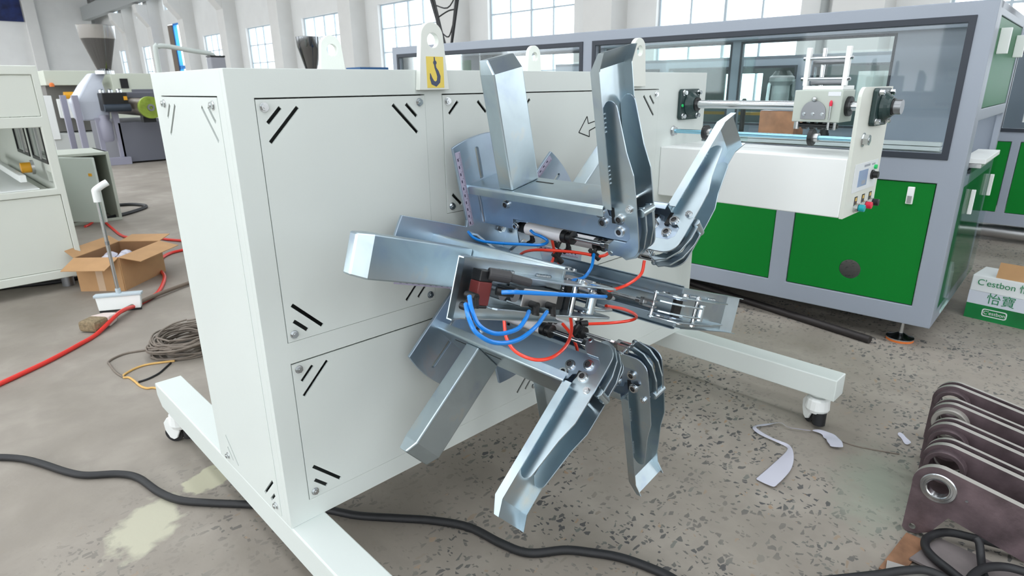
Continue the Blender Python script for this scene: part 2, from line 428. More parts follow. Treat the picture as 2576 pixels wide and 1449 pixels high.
# windows of the visible wall, pane by pane
wn = 0
pane_src = {}
def window(y0, z0, z1, rows, x=12.62):
    global wn
    wn += 1
    cols = 4; h = z1-z0
    b = B()
    bw = .026
    for i in range(cols+1):
        y = y0+ww*i/cols; w = bw*(1.7 if i in (0, cols) else (1.2 if i == 2 else .8)); b.box(x-.03, x+.03, max(y0, y-w), min(y0+ww, y+w), z0, z1)
    for j in range(rows+1):
        z = z0+h*j/rows; w = bw*(1.7 if j in (0, rows) else .8); b.box(x-.025, x+.025, y0, y0+ww, max(z0, z-w), min(z1, z+w))
    f = struct('window_%d' % wn, b, MUNT, smooth=False)
    for j in range(rows):
        for i in range(cols):
            c = V((x, y0+ww*(i+.5)/cols, z0+h*(j+.5)/rows))
            if rows not in pane_src:
                pb = B().box(c.x-.003, c.x+.003, c.y-ww/cols/2+.02, c.y+ww/cols/2-.02, c.z-h/rows/2+.02, c.z+h/rows/2-.02)
                pane_src[rows] = put('pane', pb, WGLASS, f, smooth=False)
            else: share(pane_src[rows], 'pane', f, c)
for k, y in enumerate(WY):
    if abs(y-38.01) > 1 and k >= 5: window(y, 1.0, 4.13, 4)
    if k >= 11: window(y, 5.85, 8.0, 3)
# blue door opening
d = struct('door_1', B().box(12.5, 12.7, 38.3, 38.42, .05, 5.05).box(12.5, 12.7, 40.1, 40.22, .05, 5.05).box(12.5, 12.7, 38.3, 40.2, 2.55, 2.75).box(12.5, 12.7, 38.3, 40.2, 1.35, 1.5).box(12.5, 12.7, 38.3, 40.2, 4.95, 5.05), SKYB)
put('door_leaf', B().box(12.45, 12.52, 40.25, 41.0, .05, 5.0), BROWN, d)
# pilasters with crane corbels between the windows, and the runway beam they carry
for k, y in enumerate(WY):
    yc = y-(5.69-ww)/2
    struct('trim_%d' % (k+2), B().box(11.85, 12.5, yc-.42, yc+.42, 0, 9).plate([(11.85, 5.0), (11.85, 6.2), (11.25, 6.2), (11.25, 5.75)], [], (0, yc+.38, 0), X, Z, .76), TRIMW)
    struct('trim_%d' % (k+30), B().cyl((12.38, yc+.75, 0), (12.38, yc+.75, 9), .07, 12), BEAMG)
struct('trim_60', B().box(11.2, 11.6, 14, 55.6, 6.3, 7.2), BEAMG)

# ================================================================ the winding machine
Wd, Dp, Zt, Zf = 2.06, .518, 1.443, .2507
wm = thing('winding_machine', (1.03, .25, 0), 'cream steel pipe winding machine cabinet on two wheeled foot beams', 'machine')
fp = [('UL', .06, .53, .785, 1.38), ('U1', .59, .785, 1.04, 1.38), ('U2', .845, 1.688, .785, 1.38), ('LL', .06, .98, .313, .727), ('LR', 1.04, 1.98, .313, .727)]
fr = B().plate(rect(0, Wd, Zf, Zt), [rect(a, b, c, d_) for _, a, b, c, d_ in fp], (0, .02, 0), X, Z, .02)   # x cross z = -y: frame spans y 0.02 .. 0
fr.plate(rect(-Dp, -.02, Zf, Zt), [rect(-.457, -.056, .262, 1.385)], (.02, 0, 0), -Y, Z, .02)
fr.box(.02, Wd, Dp-.02, Dp, Zf, Zt); fr.box(.02, Wd, .02, Dp-.02, Zt-.02, Zt); fr.box(Wd-.02, Wd, .02, Dp-.02, Zf, Zt-.02); fr.box(.02, Wd-.02, .02, Dp-.02, Zf, Zf+.02)
put('cabinet_body', fr, CREAM, wm, bev=.0012)
def slot(p, q, w=.0095):
    # slanted ventilation slot with ends cut level/plumb
    d_ = V((q[0]-p[0], q[1]-p[1])).normalized(); n = V((-d_.y, d_.x))*w/2
    return [(p[0]+n.x, p[1]+n.y), (p[0]-n.x, p[1]-n.y), (q[0]-n.x, q[1]-n.y), (q[0]+n.x, q[1]+n.y)]
bolt_src = None
def hexbolt(parent, o, n, r=.0085, h=.006, name='bolt'):
    o, n = V(o), V(n)
    return put(name, B().cyl(o, o+n*.0015, r*1.25, 20).cyl(o+n*.0015, o+n*(.0015+h), r, 6).cyl(o+n*(.0015+h), o+n*(.003+h), r*.5, 12), STEEL, parent)
def vent(a, b, c, d_, single=False):
    h = []
    for cx, sx in ((a, 1), (b-.006, -1)):
        for cz, sz in ((c, 1), (d_, -1)):
            j = .0004*len(h)
            h.append(slot((cx+sx*(.056+j), cz+sz*(.021+j)), (cx+sx*(.022+j), cz+sz*(.055+j))))
            j += .0003
            if not single: h.append(slot((cx+sx*(.098+j), cz+sz*(.021+j)), (cx+sx*(.022+j), cz+sz*(.098+j))))
    return h
for nm, a, b, c, d_ in fp:
    a2, b2, c2, e2 = a+.0014, b-.0014, c+.0014, d_-.003
    p = put('panel', B().plate(rect(a2, b2, c2, e2), vent(a, b, c, d_, nm == 'U1'), (0, .004, 0), X, Z, .005), CREAM, wm, smooth=False)
    for cx in (a+.019, b-.02):
        for cz in (c+.02, d_-.02): hexbolt(p, (cx, -.001, cz), (0, -1, 0))
sp = put('panel', B().plate(rect(-.457, -.056, .262, 1.3825), vent(-.451, -.054, .262, 1.385), (.004, 0, 0), -Y, Z, .005), CREAM, wm, smooth=False)
sp['label'] = 'narrow side panel with slanted corner slots'
for cy in (.437, .086):
    for cz in (.282, 1.365): hexbolt(sp, (-.001, cy, cz), (-1, 0, 0))
# rotation arrow cut as an outline into the upper panel
av = [(1.191, 1.244), (1.225, 1.262), (1.222, 1.252), (1.29, 1.258), (1.33, 1.27), (1.326, 1.283), (1.29, 1.275), (1.225, 1.27)]
ab = B()
def stroke(b, p, q, w=.0035):
    d_ = V((q[0]-p[0], q[1]-p[1])).normalized(); n = V((-d_.y, d_.x))*w/2
    b.plate([(p[0]+n.x, p[1]+n.y), (p[0]-n.x, p[1]-n.y), (q[0]-n.x, q[1]-n.y), (q[0]+n.x, q[1]+n.y)], [], (0, -.001, 0), X, Z, .0008)
A_ = [(1.192, 1.240), (1.236, 1.293), (1.244, 1.268), (1.29, 1.276), (1.33, 1.28), (1.33, 1.262), (1.29, 1.255), (1.25, 1.243), (1.252, 1.222)]
for i in range(len(A_)): 
    if i != 4: stroke(ab, A_[i], A_[(i+1) % len(A_)])
put('arrow_mark', ab, PRINT, wm, smooth=False)
# cover plate around the head shaft
put('shaft_plate', B().plate(rect(.60, .90, .80, .99), [], (0, -.0005, 0), X, Z, .004), CREAM, wm, bev=.001)
# foot beams
for x0 in (0.0, Wd-.1016):
    o = [(-1.2455, Zf), (-1.2455, Zf-.055), (-1.20, Zf-.0956), (.743, Zf-.0956), (.743, Zf)]
    put('foot_beam', B().plate(o, [], (x0+.1016, 0, 0), -Y, Z, .1016), CREAM, wm, bev=.004)
    for y0, sgn in ((1.155, 1), (-.67, -1)):
        cxx = x0+.0508
        c = put('caster', B().cyl((cxx, y0, .150), (cxx, y0, .1551), .045, 20).cyl((cxx, y0, .128), (cxx, y0, .151), .011, 12, ), CREAM, wm)
        rot = Matrix.Translation((cxx, y0, 0)) @ Matrix.Rotation(.9 if sgn < 0 else 2.3, 4, 'Z')
        hs = B(rot)
        hs.loft([[(x_*k_, y_*k_, z_) for x_, y_ in circle(0, 0, .046, 16)] for k_, z_ in ((.75, .136), (1.0, .128), (1.05, .085), (.9, .068))])
        cheek = [(.0, .10), (.045, .118), (.062, .095), (.060, .06), (.045, .026), (.030, .018), (.014, .026), (.0, .055)]
        for t in (.030, -.018): hs.plate(cheek, [], (0, t, 0), X, Z, .012)
        put('caster_fork', hs, WHITE, c, bev=.003)
        put('caster_wheel', B(rot).cyl((.036, -.015, .0375), (.036, .015, .0375), .0375, 28), RUBBER, c)
        put('level_pad', B(rot).cyl((-.024, 0, .018), (-.024, 0, .075), .026, 18), RUBBER, c)
# lifting lugs
def lug(cx, y, zb, wb, top, name='lifting_lug'):
    R = .037
    out = [(cx-wb/2, zb), (cx+wb/2, zb)] + arc(cx, top-R, R, 8, 172, 14)
    return put(name, B().plate(out, [circle(cx+.002, top-R-.008, .0185, 24)], (0, y+.018, 0), X, Z, .018), LUG, wm, bev=.0015)
l1 = lug(.551, -.0195, 1.391, .102, 1.562)
lug(1.513, -.0195, 1.391, .102, 1.562); lug(.551, Dp+.001, 1.391, .102, 1.562); lug(1.513, Dp+.001, 1.391, .102, 1.562)
l1['label'] = 'lifting eye with yellow hook sticker'
st = put('hook_sticker', B().plate(rect(.5265, .584, 1.3965, 1.4765), [], (0, -.0197, 0), X, Z, .0006), YELLOW, l1, smooth=False)
hk = [(.550, 1.474), (.5555, 1.474), (.5585, 1.468), (.5615, 1.464), (.5605, 1.456), (.5575, 1.452)]
pts = [(.5535, 1.4755), (.5545, 1.458), (.556, 1.448), (.562, 1.438), (.5665, 1.426), (.5645, 1.413), (.5555, 1.406), (.545, 1.410), (.5395, 1.422), (.5375, 1.434)]
wds = [.003, .006, .006, .0095, .0115, .0125, .0135, .0125, .008, .0015]
hb = B()
L_, R_ = [], []
for i, p in enumerate(pts):
    a = V(pts[max(i-1, 0)]); b_ = V(pts[min(i+1, len(pts)-1)]); d_ = (b_-a).normalized(); n = V((-d_.y, d_.x))*wds[i]/2
    L_.append((p[0]+n.x, p[1]+n.y)); R_.append((p[0]-n.x, p[1]-n.y))
hb.plate(L_+R_[::-1], [], (0, -.0204, 0), X, Z, .0004)
hb.plate(circle(.5548, 1.461, .0058, 14), [circle(.5548, 1.4605, .0016, 10)], (0, -.0205, 0), X, Z, .0004)
put('hook_print', hb, NAVY, l1, smooth=False)

# traverse unit at the right end
put('traverse_housing', B().box(1.7257, 2.05, -.723, 0, .952, 1.153), WHITE, wm, bev=.004)
ep = put('end_plate', B().plate([(1.728, .95), (2.05, .953), (2.05, 1.382)] + arc(1.765, 1.345, .037, 90, 180, 8), [], (0, -.723, 0), X, Z, .012), CREAM2, wm, bev=.002)
SX, SZ = 1.909, 1.316
put('traverse_shaft', B().cyl((SX, 0, SZ), (SX, -.80, SZ), .0165, 28), STEEL, wm)
def flange(y, s, nm):
    b = B()
    b.plate([(SX-.075+.01, SZ-.062), (SX+.075-.01, SZ-.062), (SX+.075, SZ-.052), (SX+.075, SZ+.052), (SX+.065, SZ+.062), (SX-.065, SZ+.062), (SX-.075, SZ+.052), (SX-.075, SZ-.052)], [], (0, y, 0), X, Z, .016)
    b.lathe((SX, y-.016, SZ), (0, -1, 0), [(0, .052), (.012, .046), (.022, .036), (.03, .034)], 26)
    f = put(nm, b, BEARING, wm, bev=.003)
    put('bearing_insert', B().ring((SX, y-.044, SZ), (SX, y-.052, SZ), .017, .028), BLACK, f)
    for sx in (-.058, .058):
        for sz in (-.047, .047): hexbolt(f, (SX+sx, y-.0165, SZ+sz), (0, -1, 0), .009, .012)
    return f
fl = flange(-.001, 1, 'flange_bearing'); flange(-.736, 1, 'flange_bearing')
put('indicator_lamp', B().cyl((SX-.068, -.018, SZ-.004), (SX-.068, -.022, SZ-.004), .006, 14), LED, fl)
put('shaft_end', B().cyl((SX, -.788, SZ), (SX, -.81, SZ), .024, 24), DSTEEL, wm)
RX, RZ = 1.813, 1.211
put('guide_rod', B().cyl((RX, 0, RZ), (RX, -.745, RZ), .0085, 18), mat('blue_zinc_rod', (150, 200, 220), .25, 1.0), wm)
hexbolt(wm, (RX, -.001, RZ), (0, -1, 0), .017, .012, 'rod_nut'); hexbolt(wm, (RX, -.735, RZ), (0, -1, 0), .019, .018, 'rod_nut')
for y in (-.152, -.566):
    k = put('stop_collar', B().ring((RX, y-.008, RZ), (RX, y+.008, RZ), .009, .029, 26), BLACK, wm, bev=.002)
    put('collar_hub', B().ring((RX, y-.024, RZ), (RX, y-.008, RZ), .009, .016, 20), ALU, k)
# traverse carriage
bx = SX-.062
cb = put('carriage_block', B().box(bx, SX+.062, -.638, -.473, 1.262, 1.372), mat('carriage_paint', (188, 196, 188), .45), wm, bev=.003)
put('carriage_seal', B().ring((SX, -.638, SZ), (SX, -.650, SZ), .0175, .034), BLACK, cb)
put('carriage_cover',
    B().plate([(.505, 1.272), (.590, 1.272), (.590, 1.292)] + arc(.5475, 1.294, .0425, 8, 172, 16) + [(.505, 1.292)], [], (bx, 0, 0), -Y, Z, .004), DSTEEL, cb)
put('cover_ball', B().lathe((bx-.002, -.5475, 1.341), (-1, 0, 0), [(0, .007), (.006, .009), (.012, .007), (.015, .003)], 16), STEEL, cb)
for y in (-.516, -.547, -.579): hexbolt(cb, (bx-.004, y, 1.290), (-1, 0, 0), .005, .004)
put('lever_rod', B().cyl((bx-.006, -.605, 1.272), (bx-.006, -.605, 1.325), .003, 10), STEEL, cb)
put('lever_tip', B().lathe((bx-.006, -.605, 1.318), (0, 0, 1), [(0, .0045), (.010, .0055), (.017, .004), (.02, .001)], 12), REDK, cb)
put('rating_plate', B().box(bx-.0012, bx, -.632, -.59, 1.352, 1.366), OVERLAY, cb)
for i in range(4): put('cam_roller', B().cyl((bx+.03, -.52-.028*i, 1.248), (bx+.03, -.505-.028*i, 1.248), .014, 16), BLACK, cb)
put('cam_shaft', B().cyl((bx+.02, -.49, 1.25), (bx+.02, -.63, 1.248), .008, 12), BLACK, cb)
for q_, r_ in ((-.60, .006), (-.622, .006), (-.49, .01)): put('roller_nut', B().cyl((bx+.010, q_, 1.236), (bx+.010, q_, 1.262), r_, 10), STEEL, cb)
# pipe guide frame on the carriage
gx = SX-.045
gf = put('guide_base', B().box(gx-.012, gx+.10, -.634, -.496, 1.372, 1.386), WHITE, cb, bev=.002)
for y in (-.500, -.632):
    put('guide_post', B().box(gx-.008, gx+.010, y-.008, y+.008, 1.386, 1.515), WHITE, cb, bev=.002)
for y in (-.525, -.605):
    put('guide_post', B().cyl((gx+.075, y, 1.386), (gx+.075, y, 1.515), .008, 14), STEEL, cb)
for z in (1.409, 1.478):
    put('guide_roller', B().cyl((gx, -.508, z), (gx, -.624, z), .0065, 16), STEEL, cb)
    put('guide_roller', B().cyl((gx+.03, -.508, z-.012), (gx+.03, -.624, z-.012), .008, 16), DSTEEL, cb)
    for y, n in ((-.492, 1), (-.640, -1)): hexbolt(cb, (gx, y, z), (0, n, 0), .006, .007, 'post_nut')
# operator panel on the end plate
yp_ = -.7352
cp = put('control_panel', B().plate(rect(1.775, 2.018, 1.032, 1.130), [], (0, yp_, 0), X, Z, .002), OVERLAY, ep, bev=.001)
cp['label'] = 'pale operator panel with small screen'
put('screen', B().plate(rect(1.822, 1.915, 1.048, 1.105), [], (0, yp_-.002, 0), X, Z, .001), SCREEN, ep)
put('screen_print', B().plate(rect(1.868, 1.93, 1.114, 1.122), [], (0, yp_-.002, 0), X, Z, .0004).plate(rect(1.95, 1.985, 1.114, 1.120), [], (0, yp_-.002, 0), X, Z, .0004).plate(rect(1.86, 1.90, 1.054, 1.068), [], (0, yp_-.003, 0), X, Z, .0004), mat('grey_print', (150, 156, 166), .5), ep, smooth=False)
put('speed_knob', B().lathe((1.965, yp_-.002, 1.079), (0, -1, 0), [(0, .017), (.006, .017), (.007, .013), (.022, .012)], 20), BLACK, ep)
put('power_lamp', B().cyl((1.985, yp_-.002, 1.105), (1.985, yp_-.010, 1.105), .008, 16), LED, ep)
for px, mm in ((1.838, TEAL), (1.915, REDK), (1.992, BLACK)):
    put('button_label', B().plate(rect(px-.014, px+.014, .982, 1.014), [], (0, yp_, 0), X, Z, .001), BLACK, ep)
    put('label_mark', B().plate(rect(px-.008, px+.008, .998, 1.010), [], (0, yp_-.001, 0), X, Z, .0005), mat('gold_mark', (212, 180, 90), .5) if 'gold_mark' not in MATS else MATS['gold_mark'], ep)
    put('button_ring', B().cyl((px, yp_, .976), (px, yp_-.014, .976), .015, 20), STEEL, ep)
    put('button', B().cyl((px, yp_-.014, .976), (px, yp_-.034, .976), .0125, 20), mm, ep, bev=.002)

# ================================================================ the rotating head
HX, HZ = .7336, .8632
hd = thing('winding_reel', (HX, -.3, HZ), 'zinc-plated six-armed winding reel with air cylinders on the cabinet front', 'winding reel')
TH0 = 101.54
star = []
for k in range(6):
    th = math.radians(TH0+60*k)
    er = V((math.cos(th), math.sin(th))); et = V((-math.sin(th), math.cos(th)))
    R = .41; hw = .0905; a0 = math.degrees(math.asin(hw/R))
    def P2(r, t): q = er*r+et*t; return (HX+q.x, HZ+q.y)
    for i in range(9):
        a = math.radians(-a0+2*a0*i/8); star.append(P2(R*math.cos(a), R*math.sin(a)))
    star.append(P2(.185, hw)); star.append(P2(.168, hw+.006))
slots = []
for k in range(6):
    th = math.radians(TH0+60*k); er = V((math.cos(th), math.sin(th))); et = V((-math.sin(th), math.cos(th)))
    s_ = []
    for r, t in [(.287, .012), (.287, .0)] + [(.374+.006*math.sin(math.radians(a)), .006-.006*math.cos(math.radians(a))) for a in (0, 45, 90, 135, 180)]:
        q = er*r+et*t; s_.append((HX+q.x, HZ+q.y))
    slots.append(s_)
sp_ = put('star_plate', B().plate(star, slots, (0, -.06, 0), X, Z, .010), ZINCB, hd, bev=.0015)
put('drive_shaft', B().cyl((HX, .03, HZ), (HX, -.06, HZ), .045, 28), DSTEEL, hd)
hb = B().cyl((HX, -.07, HZ), (HX, -.16, HZ), .06, 28).cyl((HX, -.16, HZ), (HX, -.175, HZ), .09, 28)
put('hub', hb, ZINC, hd, bev=.002)
for k in range(6):   # radial stiffener ribs and hub bolts
    th = math.radians(TH0+30+60*k); e = V((math.cos(th), 0, math.sin(th)))
    p = V((HX, -.07, HZ)); n = V((-math.sin(th), 0, math.cos(th)))
    put('rib', B().mesh([p+e*.055-n*.003, p+e*.16-n*.003, p+e*.16-n*.003+V((0, -.02, 0)), p+e*.055-n*.003+V((0, -.08, 0)), p+e*.055+n*.003, p+e*.16+n*.003, p+e*.16+n*.003+V((0, -.02, 0)), p+e*.055+n*.003+V((0, -.08, 0))],
        [(0, 1, 2, 3), (7, 6, 5, 4), (0, 4, 5, 1), (1, 5, 6, 2), (2, 6, 7, 3), (3, 7, 4, 0)]), ZINC, hd)
    hexbolt(hd, p+e*.115+n*.03, (0, -1, 0), .011, .012, 'hub_bolt')

def sock(parent, M, w, r, t, s, R=.0115):
    """socket-head bolt on a plate face at (r, t, w) in an arm's own frame, s = side it faces"""
    b = B(M)
    b.cyl((r, t, w), (r, t+s*.002, w), R*1.2, 20); b.ring((r, t+s*.002, w), (r, t+s*.008, w), R*.62, R, 20)
    b.mi = 1; b.cyl((r, t+s*.002, w), (r, t+s*.0055, w), R*.63, 6)
    return put('bolt', b, [STEEL, DARK], parent)

def arm(th, full=True):
    t_ = math.radians(th); er = V((math.cos(t_), 0, math.sin(t_))); et = V((-math.sin(t_), 0, math.cos(t_)))
    M = Matrix((er, et, -Y)).transposed().to_4x4(); M.translation = V((HX, 0, HZ))      # local (r, t, w): w points out of the cabinet
    # beam cap: folded U channel
    cp_ = .0025
    R1, R2 = .008, .0055
    prof = [(.259, -.066)] + [(.284-R1+R1*math.sin(math.radians(a)), -.066+R1-R1*math.cos(math.radians(a))) for a in range(0, 91, 18)]
    prof += [(.284-R1+R1*math.cos(math.radians(a)), .066-R1+R1*math.sin(math.radians(a))) for a in range(0, 91, 18)] + [(.259, .066), (.259, .0635)]
    prof += [(.284-R1+R2*math.sin(math.radians(a)), .066-R1+R2*math.cos(math.radians(a))) for a in range(0, 91, 18)]
    prof += [(.284-R1+R2*math.cos(math.radians(a)), -.066+R1-R2*math.sin(math.radians(a))) for a in range(0, 91, 18)] + [(.259, -.0635)]
    cap = put('beam_cap', B(M).loft([[(r, t, w) for r, t in prof] for w in (.070, .556)]), ZINC, hd, ang=30)
    # slots along the cap next to the stop tube
    for t in (-.03,):
        put('cap_slot', B(M).box(.2838, .2846, t-.003, t+.003, .255, .318), PRINT, cap, smooth=False)
        put('cap_slot', B(M).box(.2838, .2846, t-.003, t+.003, .125, .175), PRINT, cap, smooth=False)
    # two inner side plates
    side = [(.07, .155), (.195, .155), (.200, .186), (.50, .186), (.512, .186)] + arc(.585, .203, .019, -90, 0, 5) + arc(.590, .222, .014, 0, 90, 4) + [(.560, .240), (.545, .246), (.540, .262), (.528, .266), (.07, .279)]
    for t in (-.027, .027):
        s = 1 if t > 0 else -1
        o_ = M @ V((0, t-.002, 0))
        b = B(); b.plate(side, [], o_, M.to_3x3() @ V((0, 0, 1)), M.to_3x3() @ V((1, 0, 0)), .004)
        sd = put('side_plate', b, ZINCB, cap, bev=.0007)
        for w, r in ((.526, .227), (.574, .210), (.183, .228), (.209, .167), (.520, .252)): sock(cap, M, w, r, t+s*.002, s, .0115 if r > .2 else .009)
        put('weld_seam', B(M).tube([(.16, t+s*.004, .071), (.19, t+s*.0045, .0715), (.22, t+s*.004, .071), (.25, t+s*.005, .0715), (.272, t+s*.004, .071)], .0035, 6, 3), STEEL, cap)
    # stop tube standing on the cap near the cabinet
    def rc(t0, t1, w0, w1, r): return [(r, t0, w0), (r, t1, w0), (r, t1, w1), (r, t0, w1)]
    tb = B(M).loft([rc(-.051, .055, .192, .245, .284), rc(-.051, .055, .192, .245, .585), rc(-.047, .051, .194, .224, .620)])
    put('stop_tube', tb, ZINC, hd, bev=.004, seg=2, smooth=False)
    # folding finger: U channel with its tip bent outwards
    def up_(r, w, fl): 
        k = .0025
        return [(r, -.060, w+fl), (r, -.060, w), (r, .060, w), (r, .060, w+fl), (r, .060-k, w+fl), (r, .060-k, w+k), (r, -.060+k, w+k), (r, -.060+k, w+fl)]
    fg = put('finger', B(M).loft([up_(.276, .553, .024), up_(.585, .553, .024), up_(.622, .578, .015)]), ZINC, hd, smooth=False)
    # lever plates inside the finger
    lev = [(.556, .50)] + arc(.580, .503, .0175, 150, 10, 8) + [(.613, .409), (.628, .356), (.630, .30), (.630, .21)] + arc(.592, .183, .037, 0, -90, 7) + [(.575, .1455), (.556, .146)] + arc(.545, .152, .010, -60, -200, 5) + [(.540, .172), (.556, .186), (.592, .186), (.606, .200), (.606, .226), (.595, .236), (.568, .240), (.562, .262), (.5585, .30)]
    lev = lev[::-1]
    for t in (-.034, .034):
        s = 1 if t > 0 else -1
        o_ = M @ V((0, t-.002, 0))
        lv = put('lever_plate', B().plate(lev, [], o_, M.to_3x3() @ V((0, 0, 1)), M.to_3x3() @ V((1, 0, 0)), .004), ZINC, fg, bev=.0007)
        sock(fg, M, .582, .246, t+s*.002, s); hexb = hexbolt(fg, M @ V((.274, t+s*.002, .611)), et*s, .008, .006)
        for r0 in (.33, .45):
            w_ = B(M)
            for i in range(5): w_.lathe((r0+.010*i, t+s*.0035, .5575), (0, s, 0), [(-.004, .001), (-.001, .0045), (.003, .0045), (.005, .001)], 8)
            tag(put('weld_bead', w_, STEEL, fg), kind='stuff')
    put('rubber_stop', B(M).box(.232, .272, -.031, .0365, .5575, .5675), BLACK, fg)
    # curved links between the levers and their pins
    for t in (-.016, .012):
        lk = [(.634-.0, .275), (.640, .262)]
        q = [(.636, .275), (.6405, .255), (.641, .215), (.630, .170), (.606, .140), (.575, .128), (.560, .136), (.575, .146), (.598, .155), (.617, .178), (.627, .215), (.625, .250), (.622, .272)]
        put('curved_link', B().plate(q, [], M @ V((0, t, 0)), M.to_3x3() @ V((0, 0, 1)), M.to_3x3() @ V((1, 0, 0)), .005), ZINC, fg, bev=.0007)
    put('link_pin', B(M).cyl((.262, -.022, .632), (.262, .024, .632), .011, 20), ZINC, fg, bev=.001)
    put('spacer_pin', B(M).cyl((.290, -.034, .602), (.290, .034, .602), .006, 14), STEEL, fg)
    # air cylinder under the beam
    cy = put('air_cylinder', B(M).cyl((.150, 0, .225), (.150, 0, .362), .018, 24), CYLW, hd)
    put('rear_cap', B(M).cyl((.150, 0, .203), (.150, 0, .226), .0155, 20).box(.138, .162, -.008, .008, .188, .206), BLACK, cy, bev=.001)
    put('front_cap', B(M).lathe((.150, 0, .360), (0, 0, 1), [(0, .0185), (.016, .0185), (.017, .015), (.027, .015), (.028, .0185), (.034, .0185), (.036, .011)], 20), BLACK, cy)
    put('piston_rod', B(M).cyl((.150, 0, .390), (.150, 0, .496), .0058, 14), STEEL, cy)
    put('clevis', B(M).cyl((.150, 0, .488), (.150, 0, .508), .009, 6).box(.139, .161, -.012, -.004, .506, .552).box(.139, .161, .004, .012, .506, .552).box(.139, .161, -.012, .012, .506, .520), STEEL, cy, bev=.0015)
    put('clevis_pin', B(M).cyl((.150, -.038, .545), (.150, .038, .545), .005, 12), STEEL, cy)
    for w in (.236, .372):
        put('air_fitting', B(M).cyl((.136, 0, w), (.116, 0, w), .006, 12).lathe((.116, 0, w), (-1, 0, 0), [(-.004, .0075), (.006, .0075)], 12).cyl((.113, 0, w), (.113, .02, w), .0065, 12), BLACK, cy)
    # measuring tape on the star plate
    tp = put('ruler_tape', B(M).box(.165, .385, .069, .0875, .0702, .0708), RULER, sp_)
    tk = B(M)
    for i in range(54):
        l = .0085 if i % 5 == 0 else .005; tk.box(.167+.004*i, .168+.004*i, .0695, .0695+l, .0708, .0711)
    for i in range(10): tk.box(.170+.021*i, .178+.021*i, .0795, .0835, .0708, .0711)
    tag(put('tape_marks', tk, mat('tape_ink', (74, 68, 92), .6) if 'tape_ink' not in MATS else MATS['tape_ink'], sp_, smooth=False), kind='stuff')
    return M, fg
for k in range(6):
    ML, fgl = arm(TH0+60*k if k != 1 else 162.7)
    if k == 1: LM, LF = ML, fgl
# valve and exhaust block built into the finger of the left arm
M = LM
vb = put('air_valve', B(M).box(.540, .574, -.018, .028, .570, .597), MAROON, LF, bev=.002)
put('valve_cap', B(M).box(.540, .574, -.040, -.018, .570, .597), BLACK, LF, bev=.002)
put('valve_cap', B(M).box(.541, .573, .028, .034, .572, .596), BLACK, LF, bev=.002)
put('push_rod', B(M).cyl((.552, -.034, .592), (.512, -.034, .612), .0125, 20).cyl((.512, -.034, .612), (.470, -.030, .630), .0085, 18), mat('dark_grey_plastic', (58, 58, 60), .5), LF, bev=.002)
put('aluminium_valve', B(M).box(.345, .455, -.014, .024, .560, .604), ALU, LF, bev=.0015)
put('valve_end', B(M).box(.322, .345, -.016, .026, .560, .602), BLACK, LF, bev=.002)
put('bore_plug', B(M).cyl((.475, .002, .560), (.475, .002, .601), .014, 20).cyl((.505, .002, .560), (.505, .002, .596), .013, 20), DSTEEL, LF)
for r, t, w in ((.600, .008, .606), (.605, .030, .604), (.428, .016, .606), (.375, .016, .606)):
    put('elbow_fitting', B(M).cyl((r, t, w-.010), (r, t, w+.018), .0075, 14).cyl((r, t, w+.012), (r-.004, t+.016, w+.014), .0075, 14).ring((r-.004, t+.016, w+.014), (r-.004, t+.020, w+.014), .005, .008, 14), BLACK, LF)
put('straight_fitting', B(M).cyl((.530, -.004, .60), (.500, -.004, .618), .0085, 14), BLACK, LF)
bolts = B(M)
# air hoses
def hose(pts, m, r=.0042): return put('air_hose', B().tube(pts, r, 10, 8), m, hd)
hose([(0.585, -0.1, 1.001), (0.577, -0.13, 0.991), (0.579, -0.17, 0.986), (0.6, -0.22, 0.985), (0.618, -0.28, 0.989), (0.644, -0.33, 0.991), (0.672, -0.33, 0.996), (0.668, -0.31, 1.007), (0.663, -0.29, 1.012), (0.668, -0.27, 1.017)], BLUEH)
hose([(0.206, -0.64, 1.036), (0.226, -0.66, 1.036), (0.314, -0.68, 1.015), (0.413, -0.68, 0.987), (0.499, -0.66, 0.959), (0.52, -0.64, 0.957), (0.543, -0.6, 0.955), (0.561, -0.55, 0.951), (0.576, -0.5, 0.943), (0.62, -0.5, 0.941), (0.65, -0.5, 0.962), (0.684, -0.48, 0.985)], BLUEH)
hose([(0.136, -0.63, 1.044), (0.124, -0.65, 1.026), (0.124, -0.67, 1.001), (0.155, -0.68, 0.98), (0.205, -0.68, 0.974), (0.238, -0.67, 0.982), (0.268, -0.65, 0.984)], BLUEH)
hose([(0.127, -0.63, 1.031), (0.108, -0.66, 1.018), (0.108, -0.68, 0.995), (0.141, -0.69, 0.97), (0.195, -0.69, 0.958), (0.253, -0.68, 0.963), (0.32, -0.65, 0.969)], BLUEH)
hose([(0.69, -0.2, 0.913), (0.681, -0.22, 0.939), (0.652, -0.3, 0.97), (0.684, -0.38, 0.975), (0.695, -0.44, 0.977), (0.698, -0.48, 0.977), (0.702, -0.5, 0.982), (0.713, -0.51, 0.991)], REDH)
hose([(0.796, -0.56, 0.961), (0.783, -0.56, 0.926), (0.742, -0.55, 0.906), (0.704, -0.54, 0.9), (0.679, -0.53, 0.898)], REDH)
hose([(0.583, -0.6, 0.9), (0.686, -0.58, 0.859), (0.786, -0.55, 0.807), (0.813, -0.52, 0.778), (0.776, -0.48, 0.769), (0.704, -0.45, 0.778)], REDH)
hose([(0.57, -0.5, 0.855), (0.553, -0.52, 0.825), (0.499, -0.55, 0.81), (0.439, -0.56, 0.802), (0.4, -0.54, 0.802), (0.379, -0.5, 0.816), (0.388, -0.46, 0.836), (0.419, -0.42, 0.859)], REDH)
hose([(0.658, -0.4, 0.778), (0.645, -0.44, 0.764), (0.646, -0.46, 0.734), (0.652, -0.46, 0.709)], REDH)
